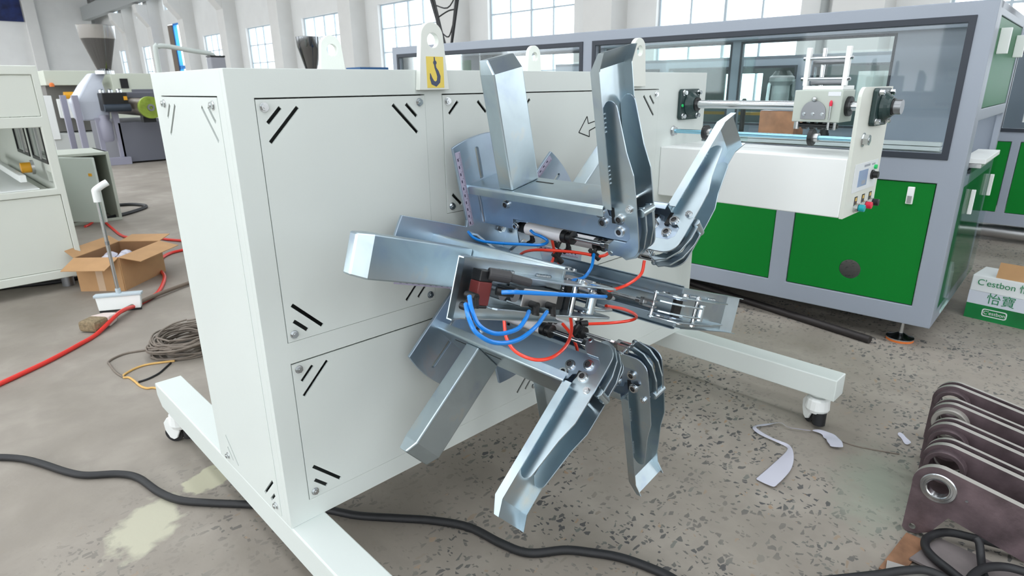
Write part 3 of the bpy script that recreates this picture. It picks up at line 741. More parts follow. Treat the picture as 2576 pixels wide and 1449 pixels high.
hose([(0.722, -0.3, 0.99), (0.733, -0.3, 0.942), (0.713, -0.3, 0.905)], REDH); hose([(0.739, -0.3, 0.935), (0.764, -0.3, 0.895)], REDH)
for p, q in (((0.686, -0.44, 0.781), (0.704, -.45, .780)), ((0.749, -0.31, 0.955), (0.735, -.30, .92)), ((0.690, -0.472, 0.985), (0.703, -.485, .970)), ((.73, -.30, .945), (.755, -.31, .915)), ((.505, -.665, .959), (.53, -.62, .955))):
    put('hose_connector', B().cyl(p, q, .0085, 14), BLACK, hd, bev=.001)
put('hose_elbow', B().cyl((0.686, -0.44, 0.781), (.675, -.425, .752), .0085, 14), BLACK, hd)

# ================================================================ grey and green enclosure on the right
GO = V((3.201, -.803, 0)); ga = math.radians(92.978)
gd = V((math.cos(ga), math.sin(ga), 0)); ge = V((gd.y, -gd.x, 0))
GM = Matrix((ge, gd, Z)).transposed().to_4x4(); GM.translation = GO          # local (e depth, s along the front, z)
enc = thing('machine_enclosure', GM @ V((.62, 2.2, 0)), 'long grey enclosure with green doors and glazed upper half behind the winder', 'machine')
L = 4.55; DE = 1.25; zb, zt = .13, 1.75
def gp(outer, holes, e, th, b=None):     # plate in the front/rear plane; outline in (s, z); thickness towards -e
    b = b or B(); return b.plate(outer, holes, GM @ V((e, 0, 0)), gd, Z, th)      # d x z = e
doors = [(.10+.776*i, .77+.776*i) for i in range(5)]
wins = [(.106, 2.232), (2.372, 4.45)]
gp_h = [rect(a, b, .237, .90) for a, b in doors] + [rect(a, b, 1.05, 1.657) for a, b in wins]
put('front_frame', gp(rect(0, L, zb, zt), gp_h, 0, .04), GREYP, enc, bev=.004)
rw = [(.67, 1.70), (1.80, 2.95), (3.05, 4.40)]
put('rear_frame', gp(rect(0, L, zb, zt), [rect(a, b, 1.02, 1.685) for a, b in rw], DE-.04, .04), GREYP, enc, bev=.004)
put('roof', B(GM).box(.04, .14, 0, L, zt-.03, zt).box(DE-.14, DE-.04, 0, L, zt-.03, zt).box(.14, DE-.14, 0, .10, zt-.03, zt).box(.14, DE-.14, 2.25, 2.35, zt-.03, zt).box(.14, DE-.14, L-.1, L, zt-.03, zt), GREYP, enc)
ef = B().plate(rect(0.04, DE-.04, zb, zt), [rect(.13, 1.18, .20, .875), rect(.13, 1.18, .93, 1.205), rect(.14, 1.20, 1.262, 1.69)], GM @ V((0, .03, 0)), ge, Z, .03)
put('end_frame', ef, GREYP, enc, bev=.003)
put('end_panel', B(GM).box(.142, 1.198, .004, .02, 1.264, 1.688), DGREEN, enc, bev=.002)
put('end_panel', B(GM).box(.132, 1.178, .004, .02, .202, .873), DGREEN, enc, bev=.002)
put('left_end', B(GM).box(.04, DE-.04, L-.03, L, zb, zt), GREYP, enc)
put('table', B(GM).box(.06, DE-.06, .04, L-.05, .925, .955), GREYP, enc)
for i, (a, b) in enumerate(doors):
    h = [circle((a+b)/2-.002, .381, .056, 32)] if i == 0 else []
    dr = put('door', gp(rect(a+.004, b-.004, .241, .896), h, .008, .014), GREEN, enc, bev=.002)
    if i < 3:
        put('latch', B(GM).box(-.004, .010, a+.09, a+.122, .784, .874), WHITE, dr, bev=.003)
        put('latch_lever', B(GM).box(-.010, -.003, a+.096, a+.116, .79, .83), STEEL, dr, bev=.002)
def gasket(a, b, c, d_, e, th, w, nm='gasket'):
    return put(nm, gp(rect(a-w, b+w, c-w, d_+w), [rect(a, b, c, d_)], e, th), GASKET, enc, bev=.002)
for a, b in wins:
    gasket(a, b, 1.05, 1.657, -.006, .008, .031)
gasket(*wins[0], 1.05, 1.657, .03, .03, .012)
for a, b in rw: gasket(a, b, 1.02, 1.685, DE-.046, .008, .016)
for a, b in ((.106, 1.17), (1.17, 2.232), (2.372, 3.41), (3.41, 4.45)):
    put('glass_pane', gp(rect(a, b-.004, 1.05, 1.657), [], .016, .005), GLASS, enc, smooth=False)
for a, b in rw: put('glass_pane', gp(rect(a, b, 1.02, 1.685), [], DE-.02, .005), GLASS, enc, smooth=False)
put('sliding_pane', gp(rect(1.12, 2.2, 1.06, 1.65), [], .05, .005), ACRYL, enc, smooth=False)
for zz, e0, e1 in ((1.052, .50, .56), (1.027, .49, .57), (1.000, .48, .58)):
    put('guide_rail', B(GM).box(e0, e1, .19, 4.2, zz-.010, zz+.010), WHITE, enc, bev=.002)
put('rail_bed', B(GM).box(.49, .57, .19, 4.2, .955, .989), DGREY, enc)
put('outfeed_plate', B(GM).box(.25, .85, -.055, .05, .985, 1.01), WHITE, enc, bev=.002)
put('outfeed_plate', B(GM).box(.25, .7, -.04, .05, .962, .984), ALU, enc, bev=.002)
put('inner_panel', B(GM).box(.25, .28, 3.78, 4.42, .96, 1.62), DGREEN, enc)
put('inner_beam', B(GM).box(.5, .56, .05, 4.4, 1.67, 1.72), GREYP, enc)
for s_ in (.14, 1.55, 3.0, 4.4):
    for e_ in (.10, 1.15):
        c = GM @ V((e_, s_, 0))
        ft = put('levelling_foot', B().cyl(c+Z*.012, c+Z*.14, .011, 14).cyl(c+Z*.112, c+Z*.126, .022, 6).lathe(c+Z*.012, Z, [(0, .070), (.006, .070), (.014, .040), (.03, .014)], 28), STEEL, enc)
        put('foot_pad', B().cyl(c, c+Z*.012, .069, 28), ORANGE, ft)
# acrylic cover leaf hung on the machine's end
put('cover_leaf', B(GM).box(.10, 1.24, -.022, -.016, .20, .98), ACRYL, enc, smooth=False)
for e_ in (.25, 1.0):
    for z0, z1 in ((.72, .85), (1.52, 1.64)):
        put('leaf_handle', B(GM).box(e_, e_+.02, -.042, -.022 if z1 < 1 else .004, z0, z1), WHITE, enc, bev=.003)
# wrapped goods lying on the enclosure table
kb = thing('wrapped_box', GM @ V((.75, 1.18, .955)), 'kraft-brown parcel in crumpled clear wrap inside the glazed enclosure', 'parcel')
put('box_body', B(GM).box(.66, .86, 1.06, 1.30, .956, 1.215), COPPER, kb, bev=.008)
put('wrap_fold', B(GM).loft([[(.66+.0, 1.06, 1.215), (.86, 1.06, 1.215), (.86, 1.30, 1.215), (.66, 1.30, 1.215)], [(.70, 1.10, 1.235), (.82, 1.12, 1.228), (.83, 1.27, 1.24), (.69, 1.26, 1.226)]]), FILM, kb)
jb = thing('wrapped_cylinder', GM @ V((1.0, 1.30, .955)), 'grey flanged cylinder wrapped in clear plastic inside the enclosure', 'machine part')
c0 = GM @ V((1.0, 1.30, .956))
put('cylinder_body', B().lathe(c0, Z, [(0, .09), (.03, .09), (.05, .065), (.42, .06), (.45, .085), (.48, .085), (.49, .07)], 24), mat('wrapped_grey', (176, 182, 182), .35, noise=.2, scale=12), jb)
put('wrap_film', B().lathe(c0+V((0, 0, .002)), Z, [(.02, .11), (.15, .09), (.3, .10), (.46, .095), (.52, .05)], 14), ACRYL, jb, ang=10)
c1 = GM @ V((.95, .95, .956))
tag(put('spindle_knob', B().lathe(c1, Z, [(0, .035), (.10, .035), (.11, .028), (.30, .028), (.31, .02)], 20), BLACK), 'short black spindle standing beside the wrapped cylinder in the enclosure', 'machine part')
c1 = GM @ V((1.0, 1.56, .956))
tag(put('spindle_knob', B().lathe(c1, Z, [(0, .04), (.03, .04), (.05, .018), (.26, .018), (.30, .026), (.33, .012)], 18), BLACK), 'slim black bottle-shaped spindle behind the glass of the enclosure', 'machine part')

e3 = thing('machine_enclosure', GM @ V((3.2, 2.1, 0)), 'third grey enclosure seen through the glass behind the large green one', 'machine')
put('front_frame', gp(rect(.55, 4.6, .13, 1.64), [rect(.70, 1.55, 1.02, 1.53), rect(1.72, 3.0, 1.02, 1.53), rect(3.15, 4.45, 1.02, 1.53)], 2.5, .04), GREYP, e3, bev=.004)
put('rear_panel', gp(rect(.55, 4.6, .13, 1.64), [rect(.9, 1.5, 1.10, 1.5), rect(2.5, 2.95, 1.1, 1.5)], 3.7, .03), mat('grey_green_paint', (140, 158, 158), .5), e3)
put('roof', B(GM).box(2.5, 3.7, .55, 4.6, 1.61, 1.64), GREYP, e3)
put('base', B(GM).box(2.54, 3.7, .60, 4.55, 0, .95), GREYP, e3)
for a, b in ((.70, 1.55), (1.72, 3.0), (3.15, 4.45)):
    put('gasket', gp(rect(a-.02, b+.02, 1.0, 1.55), [rect(a, b, 1.02, 1.53)], 2.455, .006), GASKET, e3)
    put('glass_pane', gp(rect(a, b, 1.02, 1.53), [], 2.48, .004), ACRYL, e3, smooth=False)
put('yellow_rail', B(GM).box(2.75, 2.8, 1.8, 2.9, 1.08, 1.11), YPAINT, e3)

# second enclosure farther right
e2 = thing('machine_enclosure', (6.9, -1.2, 0), 'second grey and green enclosure at the right picture edge', 'machine')
h2 = [rect(-.576, -.36, .275, .89), rect(-1.30, -.638, .275, .89), rect(-2.02, -1.36, .275, .89)]
put('front_frame', B().plate(rect(-2.4, -.30, .17, 1.80), h2+[rect(-1.9, -.484, 1.0, 1.6)], (6.33, 0, 0), Y, Z, .04), GREYP, e2, bev=.004)
for a, b in ((-.576, -.36), (-1.30, -.638), (-2.02, -1.36)):
    put('door', B().box(6.335, 6.35, a+.004, b-.004, .279, .886), GREEN, e2, bev=.002)
put('gasket', B().plate(rect(-1.93, -.454, .97, 1.63), [rect(-1.9, -.484, 1.0, 1.6)], (6.322, 0, 0), Y, Z, .008), GASKET, e2)
put('glass_pane', B().box(6.35, 6.355, -1.9, -.484, 1.0, 1.6), GLASS, e2, smooth=False)
put('rear_frame', B().plate(rect(-2.4, -.30, .17, 1.80), [rect(-1.9, -.484, 1.0, 1.6)], (7.4, 0, 0), Y, Z, .04), GREYP, e2)
put('roof', B().box(6.37, 7.4, -2.4, -.30, 1.77, 1.80), GREYP, e2)
put('table', B().box(6.37, 7.4, -2.4, -.30, .91, .94), DGREY, e2)
put('drain_pipe', B().cyl((6.45, -2.4, .085), (6.45, -.3, .085), .06, 20), ALU, e2)
for y in (-2.3, -1.3, -.4): put('leg', B().cyl((6.6, y, 0), (6.6, y, .17), .03, 14), STEEL, e2)
tag(put('wrapped_roll', B().lathe((6.8, -.72, .942), Z, [(0, .10), (.2, .11), (.35, .09), (.5, .05), (.6, .03)], 12), mat('crumpled_wrap', (205, 196, 188), .25, noise=.3, scale=9)), 'crumpled plastic-wrapped roll standing in the far right enclosure', 'parcel')

# ================================================================ cream machine at the left edge
lm = thing('cream_machine', (-.6, 5.4, 0), 'cream machine with glazed opening and plain panels at the left edge', 'machine')
yf = 3.944
put('front_frame', B().plate(rect(-1.6, .25, .10, 1.565), [rect(-1.5, .195, .745, 1.165), rect(-1.5, .212, 1.236, 1.507), rect(-1.5, .215, .16, .70)], (0, yf+.05, 0), X, Z, .05), CREAM2, lm, bev=.005)
put('panel', B().box(-1.497, .209, yf+.012, yf+.02, 1.239, 1.504), CREAM2, lm, bev=.002)
put('panel', B().box(-1.497, .212, yf+.012, yf+.02, .163, .697), CREAM2, lm, bev=.002)
put('side_wall', B().plate(rect(yf+.05, 7.2, .10, 1.565), [rect(4.10, 4.75, .90, 1.40), rect(4.90, 5.55, .90, 1.40), rect(4.06, 4.30, .76, .84)], (.21, 0, 0), Y, Z, .04), CREAM2, lm, bev=.003)
for a, b in ((4.10, 4.75), (4.90, 5.55)):
    put('gasket', B().plate(rect(a, b, .90, 1.40), [rect(a+.025, b-.025, .925, 1.375)], (.203, 0, 0), Y, Z, .012), BLACK, lm)
    put('glass_pane', B().box(.23, .234, a+.02, b-.02, .92, 1.38), GLASS, lm, smooth=False)
    put('pane_rail', B().box(.200, .212, (a+b)/2-.10, (a+b)/2-.06, .92, 1.38), ALU, lm)
put('roof', B().box(-1.6, .25, yf+.05, 7.2, 1.535, 1.565), CREAM2, lm)
put('rear_wall', B().box(-1.6, .21, 7.16, 7.2, .1, 1.53), CREAM2, lm)
put('machine_bed', B().box(-1.55, .2, yf+.06, 7.1, .62, .70), CREAM2, lm)
put('guide_rail', B().box(.02, .06, yf+.15, 6.6, .79, .84), WHITE, lm, bev=.004)
put('rail_foot', B().box(-.1, .12, yf+.15, 6.6, .70, .74), WHITE, lm, bev=.004)
mt = put('gear_motor', B().cyl((.075, 4.40, .862), (.135, 4.40, .862), .038, 20), YPAINT, lm)
put('motor_rim', B().ring((.135, 4.40, .862), (.155, 4.40, .862), .03, .052), ALU, mt)
for x in (-1.5, .15):
    for y in (4.1, 7.0): put('foot', B().cyl((x, y, 0), (x, y, .1), .04, 14), DSTEEL, lm)
put('top_lever', B().tube([(-.03, 4.3, 1.565), (-.05, 4.3, 1.62), (-.10, 4.32, 1.72)], .016, 10), WHITE, lm)

# electrical cabinet standing behind it
ec = thing('electrical_cabinet', (1.0, 7.1, 0), 'low grey-cream electrical cabinet with its door ajar behind the cream machine', 'cabinet')
EB = B().plate(rect(.58, 1.10, 0, .76), [rect(.61, 1.07, .03, .73)], (0, 6.64, 0), X, Z, .03)
EB.box(.58, 1.10, 7.3, 7.33, 0, .76).box(.58, .61, 6.64, 7.3, 0, .76).box(1.07, 1.10, 6.64, 7.3, 0, .76).box(.58, 1.10, 6.64, 7.3, .73, .76)
put('cabinet_body', EB, mat('cabinet_cream', (186, 192, 180), .5), ec, bev=.003)
put('cabinet_door', B(Matrix.Translation((.59, 6.62, 0)) @ Matrix.Rotation(math.radians(-52), 4, 'Z')).box(0, .48, -.03, 0, .06, .74), mat('cabinet_cream_light', (200, 208, 200), .5), ec, bev=.003)
put('warning_sticker', B(Matrix.Translation((.59, 6.62, 0)) @ Matrix.Rotation(math.radians(-52), 4, 'Z')).box(.40, .44, -.033, -.03, .55, .58), YPAINT, ec)
put('isolator', B().box(.70, .95, 7.0, 7.3, .3, .6), BLACK, ec, bev=.01)

# ================================================================ extruder with hopper
ex = thing('extruder', (2.9, 13.4, 0), 'grey plastics extruder with a stainless hopper and lime barrel flange', 'machine')
put('base_cabinet', B().box(2.62, 3.75, 12.85, 15.2, .03, .80), DGREY, ex, bev=.01)
for (a, b) in ((2.02, 12.9), (2.62, 12.9), (2.02, 14.0)):
    put('frame_leg', B().box(a-.05, a+.05, b-.05, b+.05, .14, 1.32), GREYL, ex, bev=.005)
put('frame_leg', B().box(2.27, 2.35, 12.86, 12.94, .14, .9), GREYL, ex, bev=.005)
put('base_channel', B().box(1.95, 2.72, 12.75, 12.95, .0, .14), GREYL, ex, bev=.005)
put('gearbox', B().loft([[(2.1, 13.0, .85), (2.55, 13.0, .85), (2.55, 13.8, .85), (2.1, 13.8, .85)], [(2.05, 13.0, 1.2), (2.6, 13.0, 1.2), (2.6, 13.8, 1.2), (2.05, 13.8, 1.2)], [(2.25, 13.05, 1.5), (2.55, 13.05, 1.55), (2.55, 13.7, 1.55), (2.25, 13.7, 1.5)], [(2.42, 13.1, 1.72), (2.66, 13.1, 1.72), (2.66, 13.5, 1.72), (2.42, 13.5, 1.72)]]), mat('pale_grey_casting', (198, 204, 216), .4), ex, bev=.03)
put('oil_pump', B().lathe((2.42, 12.9, .45), Z, [(0, .08), (.05, .11), (.35, .12), (.42, .08), (.5, .08)], 18), GREYL, ex)
vbk = put('coupling_box', B().box(2.42, 2.86, 12.7, 13.2, 1.02, 1.36), BLACK, ex, bev=.02)
for i in range(3): put('cap_nut', B().lathe((2.48+.15*i, 12.95, 1.36), Z, [(0, .05), (.05, .05), (.07, .02)], 12), STEEL, ex)
put('name_badge', B().box(2.78, 2.84, 12.69, 12.7, 1.22, 1.29), YPAINT, ex)
put('heater_band', B().cyl((2.42, 12.68, 1.08), (2.86, 12.68, 1.08), .07, 18), mat('dark_blue_plastic', (52, 62, 74), .4), ex)
put('barrel', B().cyl((3.09, 12.3, 1.08), (3.09, 15.0, 1.08), .17, 26), mat('brown_barrel', (128, 118, 104), .4, .6, noise=.2, scale=10), ex)
fg_ = put('barrel_flange', B().cyl((3.09, 12.2, 1.08), (3.09, 12.3, 1.08), .205, 30), LIME, ex, bev=.006)
put('die_mouth', B().ring((3.09, 12.17, 1.08), (3.09, 12.2, 1.08), .03, .065), DSTEEL, fg_)
put('barrel_support', B().box(2.98, 3.2, 12.4, 12.6, .8, .93), BLACK, ex)
put('cooling_hood', B().box(2.75, 3.7, 13.4, 15.0, 1.24, 1.36), DGREY, ex, bev=.02)
hc = (2.62, 13.0, 1.72)
put('hopper', B().lathe(hc, Z, [(0, .075), (.05, .11), (.06, .115), (.60, .280), (.61, .285)], 36), mat('stainless_dim', (126, 128, 130), .12, 1.0), ex)  # cone steel darkened: its dim reflection is put into the colour
put('hopper_ring', B().lathe((2.62, 13.0, 2.33), Z, [(0, .285), (.01, .292), (.22, .312), (.235, .318), (.24, .30)], 36), mat('stainless_lit', (222, 224, 226), .2, 1.0), ex)  # same steel made lighter: the bright reflection is put into the colour
put('hopper_collar', B().cyl((2.62, 13.0, 1.70), (2.62, 13.0, 1.76), .16, 24), STEEL, ex)
hp = (5.88, 11.0, 0)
h2_ = thing('material_hopper', hp, 'distant stainless hopper on a stand seen beside the front lifting eye', 'hopper')
put('hopper_cone', B().lathe((5.88, 11.0, 1.6), Z, [(0, .08), (.1, .10), (.55, .22), (.60, .235), (.78, .245), (.79, .2)], 30), MATS['stainless_dim'], h2_)
put('stand', B().cyl((5.88, 11.0, 0), (5.88, 11.0, 1.62), .07, 16), GREYL, h2_)

# far cream machines behind the extruder
fm = thing('cream_machine', (2.7, 17.6, 0), 'far cream machine with an open dark bay behind the extruder', 'machine')
put('upper_box', B().box(2.25, 3.4, 17, 18.2, 1.53, 1.86), mat('far_cream', (206, 212, 198), .5), fm, bev=.01)
put('white_cover', B().box(2.42, 2.95, 16.9, 17.3, .78, 1.22), WHITE, fm, bev=.01)
put('rear_bay', B().box(2.3, 3.3, 17.5, 18.2, .45, 1.53), mat('bay_dark', (120, 118, 114), .6), fm)
put('lower_bed', B().box(2.15, 3.3, 16.95, 18.2, .0, .42), mat('bed_grey', (196, 200, 198), .5), fm, bev=.01)
put('post', B().box(2.08, 2.28, 16.9, 17.1, .3, 1.3), WHITE, fm, bev=.01)
put('yellow_motor', B().cyl((2.55, 17.0, 1.30), (2.75, 17.0, 1.30), .08, 16), YPAINT, fm)
put('orange_lamp', B().lathe((2.35, 16.95, 1.5), Z, [(0, .05), (.06, .05), (.09, .02)], 14), ORANGE, fm)
fm2 = thing('cream_machine', (4.3, 17.6, 0), 'far cream machine with a dark screen to the right of the hopper', 'machine')
put('machine_body', B().box(3.6, 5.2, 17, 18.2, 0, 1.80), MATS['far_cream'], fm2, bev=.01)
put('screen', B().box(3.78, 3.95, 16.97, 17.0, 1.45, 1.68), BLACK, fm2)
put('control_strip', B().box(4.0, 4.5, 16.96, 17.0, 1.25, 1.42), DGREY, fm2)
# pendant arm
pa = thing('pendant_arm', (3.3, 12.0, 0), 'pale swing arm carrying a control box above the cabinet', 'arm')
put('arm_pipe', B().tube([(3.30, 12, 0), (3.30, 12, 1.0), (3.30, 12, 2.08), (3.36, 12, 2.17), (3.5, 12, 2.18), (3.9, 12, 2.12), (4.29, 12, 2.06), (4.36, 12, 1.95)], .045, 12, 4), mat('pale_arm', (196, 204, 200), .4), pa)
put('control_box', B().box(4.22, 4.50, 11.85, 12.1, 1.55, 2.0), mat('pendant_grey', (150, 152, 160), .5), pa, bev=.02)
put('box_top', B().box(4.22, 4.50, 11.85, 12.1, 2.0, 2.03), BLACK, pa)
# blue tray and tree-like wire bracing
tag(put('blue_tray', B().box(5.75, 6.35, 8.9, 9.4, 1.68, 1.75).box(5.98, 6.12, 9.1, 9.2, 0, 1.68), BLUT), 'blue tray on a stand beyond the cabinet top', 'tray')
br = thing('wire_bracing', GM @ V((.6, 4.3, 1.75)), 'black V-shaped wire bracing rising from the grey enclosure roof', 'bracing')
c = GM @ V((.6, 4.42, 1.752))
def st_(p, q, r=.012): put('strut', B().cyl(p, q, r, 8), BLACK, br)
for du, dz, r in ((.62, 1.5, .02), (.50, 1.45, .012), (-.38, 1.5, .014), (-.46, 1.5, .012)):
    st_(c+gd*(.05 if du > 0 else -.03), c+gd*du+Z*dz, r)
for i in range(5):
    z_ = .16+.13*i
    put('tie', B().tube([c+gd*(.05+.38*z_)+Z*z_, c+gd*.0+Z*(z_+.05 if i % 2 else z_-.05), c-gd*(.03+.26*z_)+Z*(z_+.06)], .007, 6, 4), BLACK, br)

# banner on the far partition
bn = put('wall_banner', B().box(6.0, 7.68, 55.60, 55.68, 6.02, 8.2), mat('banner_blue', (24, 40, 92), .5, noise=.7, scale=1.6))
tag(bn, 'dark blue printed banner high on the far wall', 'banner')

# ================================================================ things on the floor
cb_ = thing('cardboard_box', (.45, 3.95, 0), 'open brown cardboard box holding plastic scraps behind the squeegee', 'box')
P0, P1, P2_ = V((.185, 3.852, 0)), V((.417, 3.629, 0)), V((.783, 3.967, 0))
u_ = (P0-P1); v_ = (P2_-P1); P3 = P0+v_; H = .25
def wallp(a, b, m=CARD, nm='box_wall'):
    n = (b-a).cross(Z).normalized()*.006
    return put(nm, B().mesh([a, b, b+Z*H, a+Z*H, a+n, b+n, b+n+Z*H, a+n+Z*H], [(0, 1, 2, 3), (7, 6, 5, 4), (0, 4, 5, 1), (1, 5, 6, 2), (2, 6, 7, 3), (3, 7, 4, 0)]), m, cb_, smooth=False)
fw_ = wallp(P0, P1); wallp(P1, P2_); wallp(P2_, P3, CARDI); wallp(P3, P0, CARDI)
put('box_bottom', B().mesh([P0+Z*.003, P1+Z*.003, P2_+Z*.003, P3+Z*.003], [(0, 1, 2, 3)]), CARDI, cb_)
def flap(a, b, out, l, drop):
    a, b = a+Z*H, b+Z*H; o_ = out.normalized()*l-Z*drop; t = (b-a)*.02; k = V((0, 0, .005))
    return put('flap', B().mesh([a, b, b+o_-t, a+o_+t, a+k, b+k, b+o_-t+k, a+o_+t+k], [(3, 2, 1, 0), (4, 5, 6, 7), (0, 1, 5, 4), (1, 2, 6, 5), (2, 3, 7, 6), (3, 0, 4, 7)]), CARD, cb_, smooth=False)
flap(P0, P1, -v_, .155, .055); flap(P1, P2_, -u_, .15, .035); flap(P2_, P3, v_, .16, -.02); flap(P3, P0, u_, .062, -.05)
mid = (P0+P1)/2
put('tape_strip', B().mesh([mid+(P0-P1)*.08-v_.normalized()*.007+Z*.002, mid-(P0-P1)*.08-v_.normalized()*.007+Z*.002, mid-(P0-P1)*.08-v_.normalized()*.007+Z*.17, mid+(P0-P1)*.08-v_.normalized()*.007+Z*.17], [(0, 1, 2, 3)]), TAPE, cb_)
for i in range(5):
    c = P1+u_*(.25+.13*i)+v_*(.25+.1*((i*2) % 5))+Z*.17
    b = B(); ic = []
    n = 12
    b.lathe(c, (random.uniform(-.3, .3), random.uniform(-.3, .3), 1), [(-.06, .01), (-.04, .05), (-.01, .035), (.02, .055), (.05, .03), (.06, .004)], 9)
    tag(put('plastic_scrap', b, FILM, ang=5), ['crumpled plastic scrap nearest the front corner inside the cardboard box', 'crumpled plastic scrap second from the front corner inside the cardboard box', 'crumpled plastic scrap in the middle of the cardboard box', 'crumpled plastic scrap toward the rear flap inside the cardboard box', 'crumpled plastic scrap deepest inside the cardboard box'][i], 'scrap', 'plastic scraps in the cardboard box')

sq = thing('floor_squeegee', (.285, 3.16, 0), 'white floor squeegee with a steel pole leaning upright by the box', 'squeegee')
qa, qb = V((.155, 3.225, 0)), V((.40, 3.085, 0)); qd = (qb-qa).normalized(); qn = V((qd.y, -qd.x, 0))
QM = Matrix((qd, -qn, Z)).transposed().to_4x4(); QM.translation = (qa+qb)/2
put('squeegee_head', B(QM).loft([[(-.125, -.012, .015), (.125, -.012, .015), (.125, .020, .02), (-.125, .020, .02)], [(-.135, -.004, .105), (.135, -.004, .105), (.135, .03, .105), (-.135, .03, .105)]]), WHITE, sq, bev=.004)
put('head_rim', B(QM).box(-.142, .142, -.012, .038, .104, .122), mat('pale_blue_plastic', (190, 204, 212), .4), sq, bev=.004)
put('rubber_blade', B(QM).box(-.125, .125, -.004, .006, 0, .02), RUBBER, sq)
put('pole', B().cyl((.287, 3.163, .11), (.287, 3.175, .80), .011, 14), STEEL, sq)
put('pole_joint', B().cyl((.287, 3.168, .45), (.287, 3.1685, .475), .0125, 14), DSTEEL, sq)
put('grip', B().tube([(.287, 3.175, .73), (.287, 3.175, .79), (.292, 3.175, .805), (.33, 3.175, .83), (.362, 3.175, .845)], .021, 12), WHITE, sq)
put('socket', B().cyl((.287, 3.163, .11), (.287, 3.164, .155), .016, 14), MATS['pale_blue_plastic'], sq)

hbz = thing('hand_brush', (.13, 2.93, 0), 'hand brush with tan bristles lying beside the red hose', 'brush')
bM = Matrix.Translation((.13, 2.93, 0)) @ Matrix.Rotation(math.radians(38), 4, 'Z')
put('bristles', B(bM).box(-.13, -.015, -.06, .06, .004, .075), BRISTLE, hbz, bev=.02)
put('ferrule', B(bM).loft([[(-.02, -.064, .004), (-.02, .064, .004), (-.02, .064, .07), (-.02, -.064, .07)], [(.06, -.045, .012), (.06, .045, .012), (.06, .045, .062), (.06, -.045, .062)], [(.10, -.018, .02), (.10, .018, .02), (.10, .018, .05), (.10, -.018, .05)]]), PINK, hbz, bev=.006)
put('handle', B(bM).tube([(.09, 0, .035), (.5, .02, .026), (.95, -.05, .018), (1.25, -.12, .016)], .014, 10), BROWN, hbz)

def floor_tube(name, pts, r, m, label, cat, z=None, n=10):
    return tag(put(name, B().tube([(p[0], p[1], (p[2] if len(p) > 2 else r*1.02)) for p in pts], r, n, 7), m), label, cat)
red = [(0.70, 6.42), (0.753, 6.5), (0.881, 6.758), (0.912, 6.63), (0.885, 6.155), (0.865, 5.594), (.96, 5.35), (1.084, 5.21), (1.137, 5.082), (1.25, 4.85), (1.27, 4.65), (1.133, 4.554), (0.985, 4.508), (0.86, 4.354), (0.767, 4.1), (0.72, 3.764), (0.603, 3.447), (0.508, 3.29), (0.369, 3.14, .02), (0.235, 2.962, .052), (0.06, 2.763), (-0.052, 2.649), (-0.205, 2.515), (-0.339, 2.419), (-0.444, 2.349), (-0.494, 2.321), (-.8, 2.1)]
floor_tube('air_line', red, .0125, REDF, 'red air hose snaking past the cardboard box across the floor', 'hose')
cable = [(-0.598, 1.582), (-0.529, 1.528), (-0.463, 1.445), (-0.412, 1.344), (-0.356, 1.214), (-0.307, 1.135), (-0.219, 1.057), (-0.172, 0.974), (-0.144, 0.829), (-0.108, 0.728), (-0.043, 0.639), (0.072, 0.507), (0.155, 0.405), (0.237, 0.304), (0.299, 0.198), (0.387, 0.09), (0.465, -0.006), (0.529, -0.117), (0.552, -0.246), (0.584, -0.339), (0.672, -0.41), (0.718, -0.469), (0.769, -0.553), (0.799, -0.648), (0.809, -0.724), (.8, -.85)]
floor_tube('power_cable', cable, .0135, RUBBER, 'thick black power cable running under the winding machine', 'cable', n=14)
floor_tube('black_cable', [(-.9, 4.4), (-.3, 4.35), (.05, 4.22), (.25, 4.2)], .016, RUBBER, 'black cable lying under the cream machine at the left edge', 'cable')
floor_tube('black_cable', [(.95, 6.7), (1.25, 6.9), (1.5, 7.2), (1.42, 7.5), (1.2, 7.6)], .02, RUBBER, 'black cable looping out of the electrical cabinet', 'cable')
floor_tube('cord', [(0.361, 2.12, .03), (0.299, 2.191, .02), (0.244, 2.279), (0.175, 2.311), (0.111, 2.331), (0.046, 2.308), (0.011, 2.271), (0.009, 2.23), (0.007, 2.103), (0.02, 1.997)], .0055, CORD, 'loose grey cord bowing out left of the wire coil', 'cord')
cbx = put('cord', B().tube([(x, y, .0055) for x, y in [(0.27, 2.026), (0.163, 2.079), (0.097, 2.078), (0.033, 2.036), (0.02, 1.997), (0.039, 1.978), (0.048, 1.912), (0.053, 1.833), (0.069, 1.78), (0.095, 1.759), (0.13, 1.682)]], .0055, 10, 7), CORDY)
tag(cbx, 'tan cord running from the wire coil to the foot beam', 'cord')
floor_tube('cord', [(0.247, 2.014), (0.205, 1.966), (0.16, 1.919), (0.105, 1.891), (0.059, 1.887)], .005, RUBBER, 'short dark cord crossing below the wire coil', 'cord')
wc = B()
for i in range(26):
    rx = random.uniform(.10, .19); ry = random.uniform(.10, .19); cx = .385+random.uniform(-.03, .03); cy = 2.15+random.uniform(-.03, .03); zz = .008+.0035*i+random.uniform(0, .012); ph = random.uniform(0, 6.28); ti = random.uniform(-.03, .03)
    wc.tube([(cx+rx*math.cos(ph+t*PI/6), cy+ry*math.sin(ph+t*PI/6)+random.uniform(-.006, .006), max(.006, zz+ti*math.cos(t*PI/6)+.004*math.sin(3*t))) for t in range(13)], .0052, 6, 3)
tag(put('wire_coil', wc, CORD), 'tangled coil of grey wire half hidden behind the cabinet', 'wire coil', kind='stuff')
floor_tube('steel_pipe', [(3.42, 1.05, .022), (3.111, -0.556, .022)], .022, mat('dark_pipe', (52, 48, 48), .5, .4), 'dark steel pipe lying in front of the green doors', 'pipe', n=16)

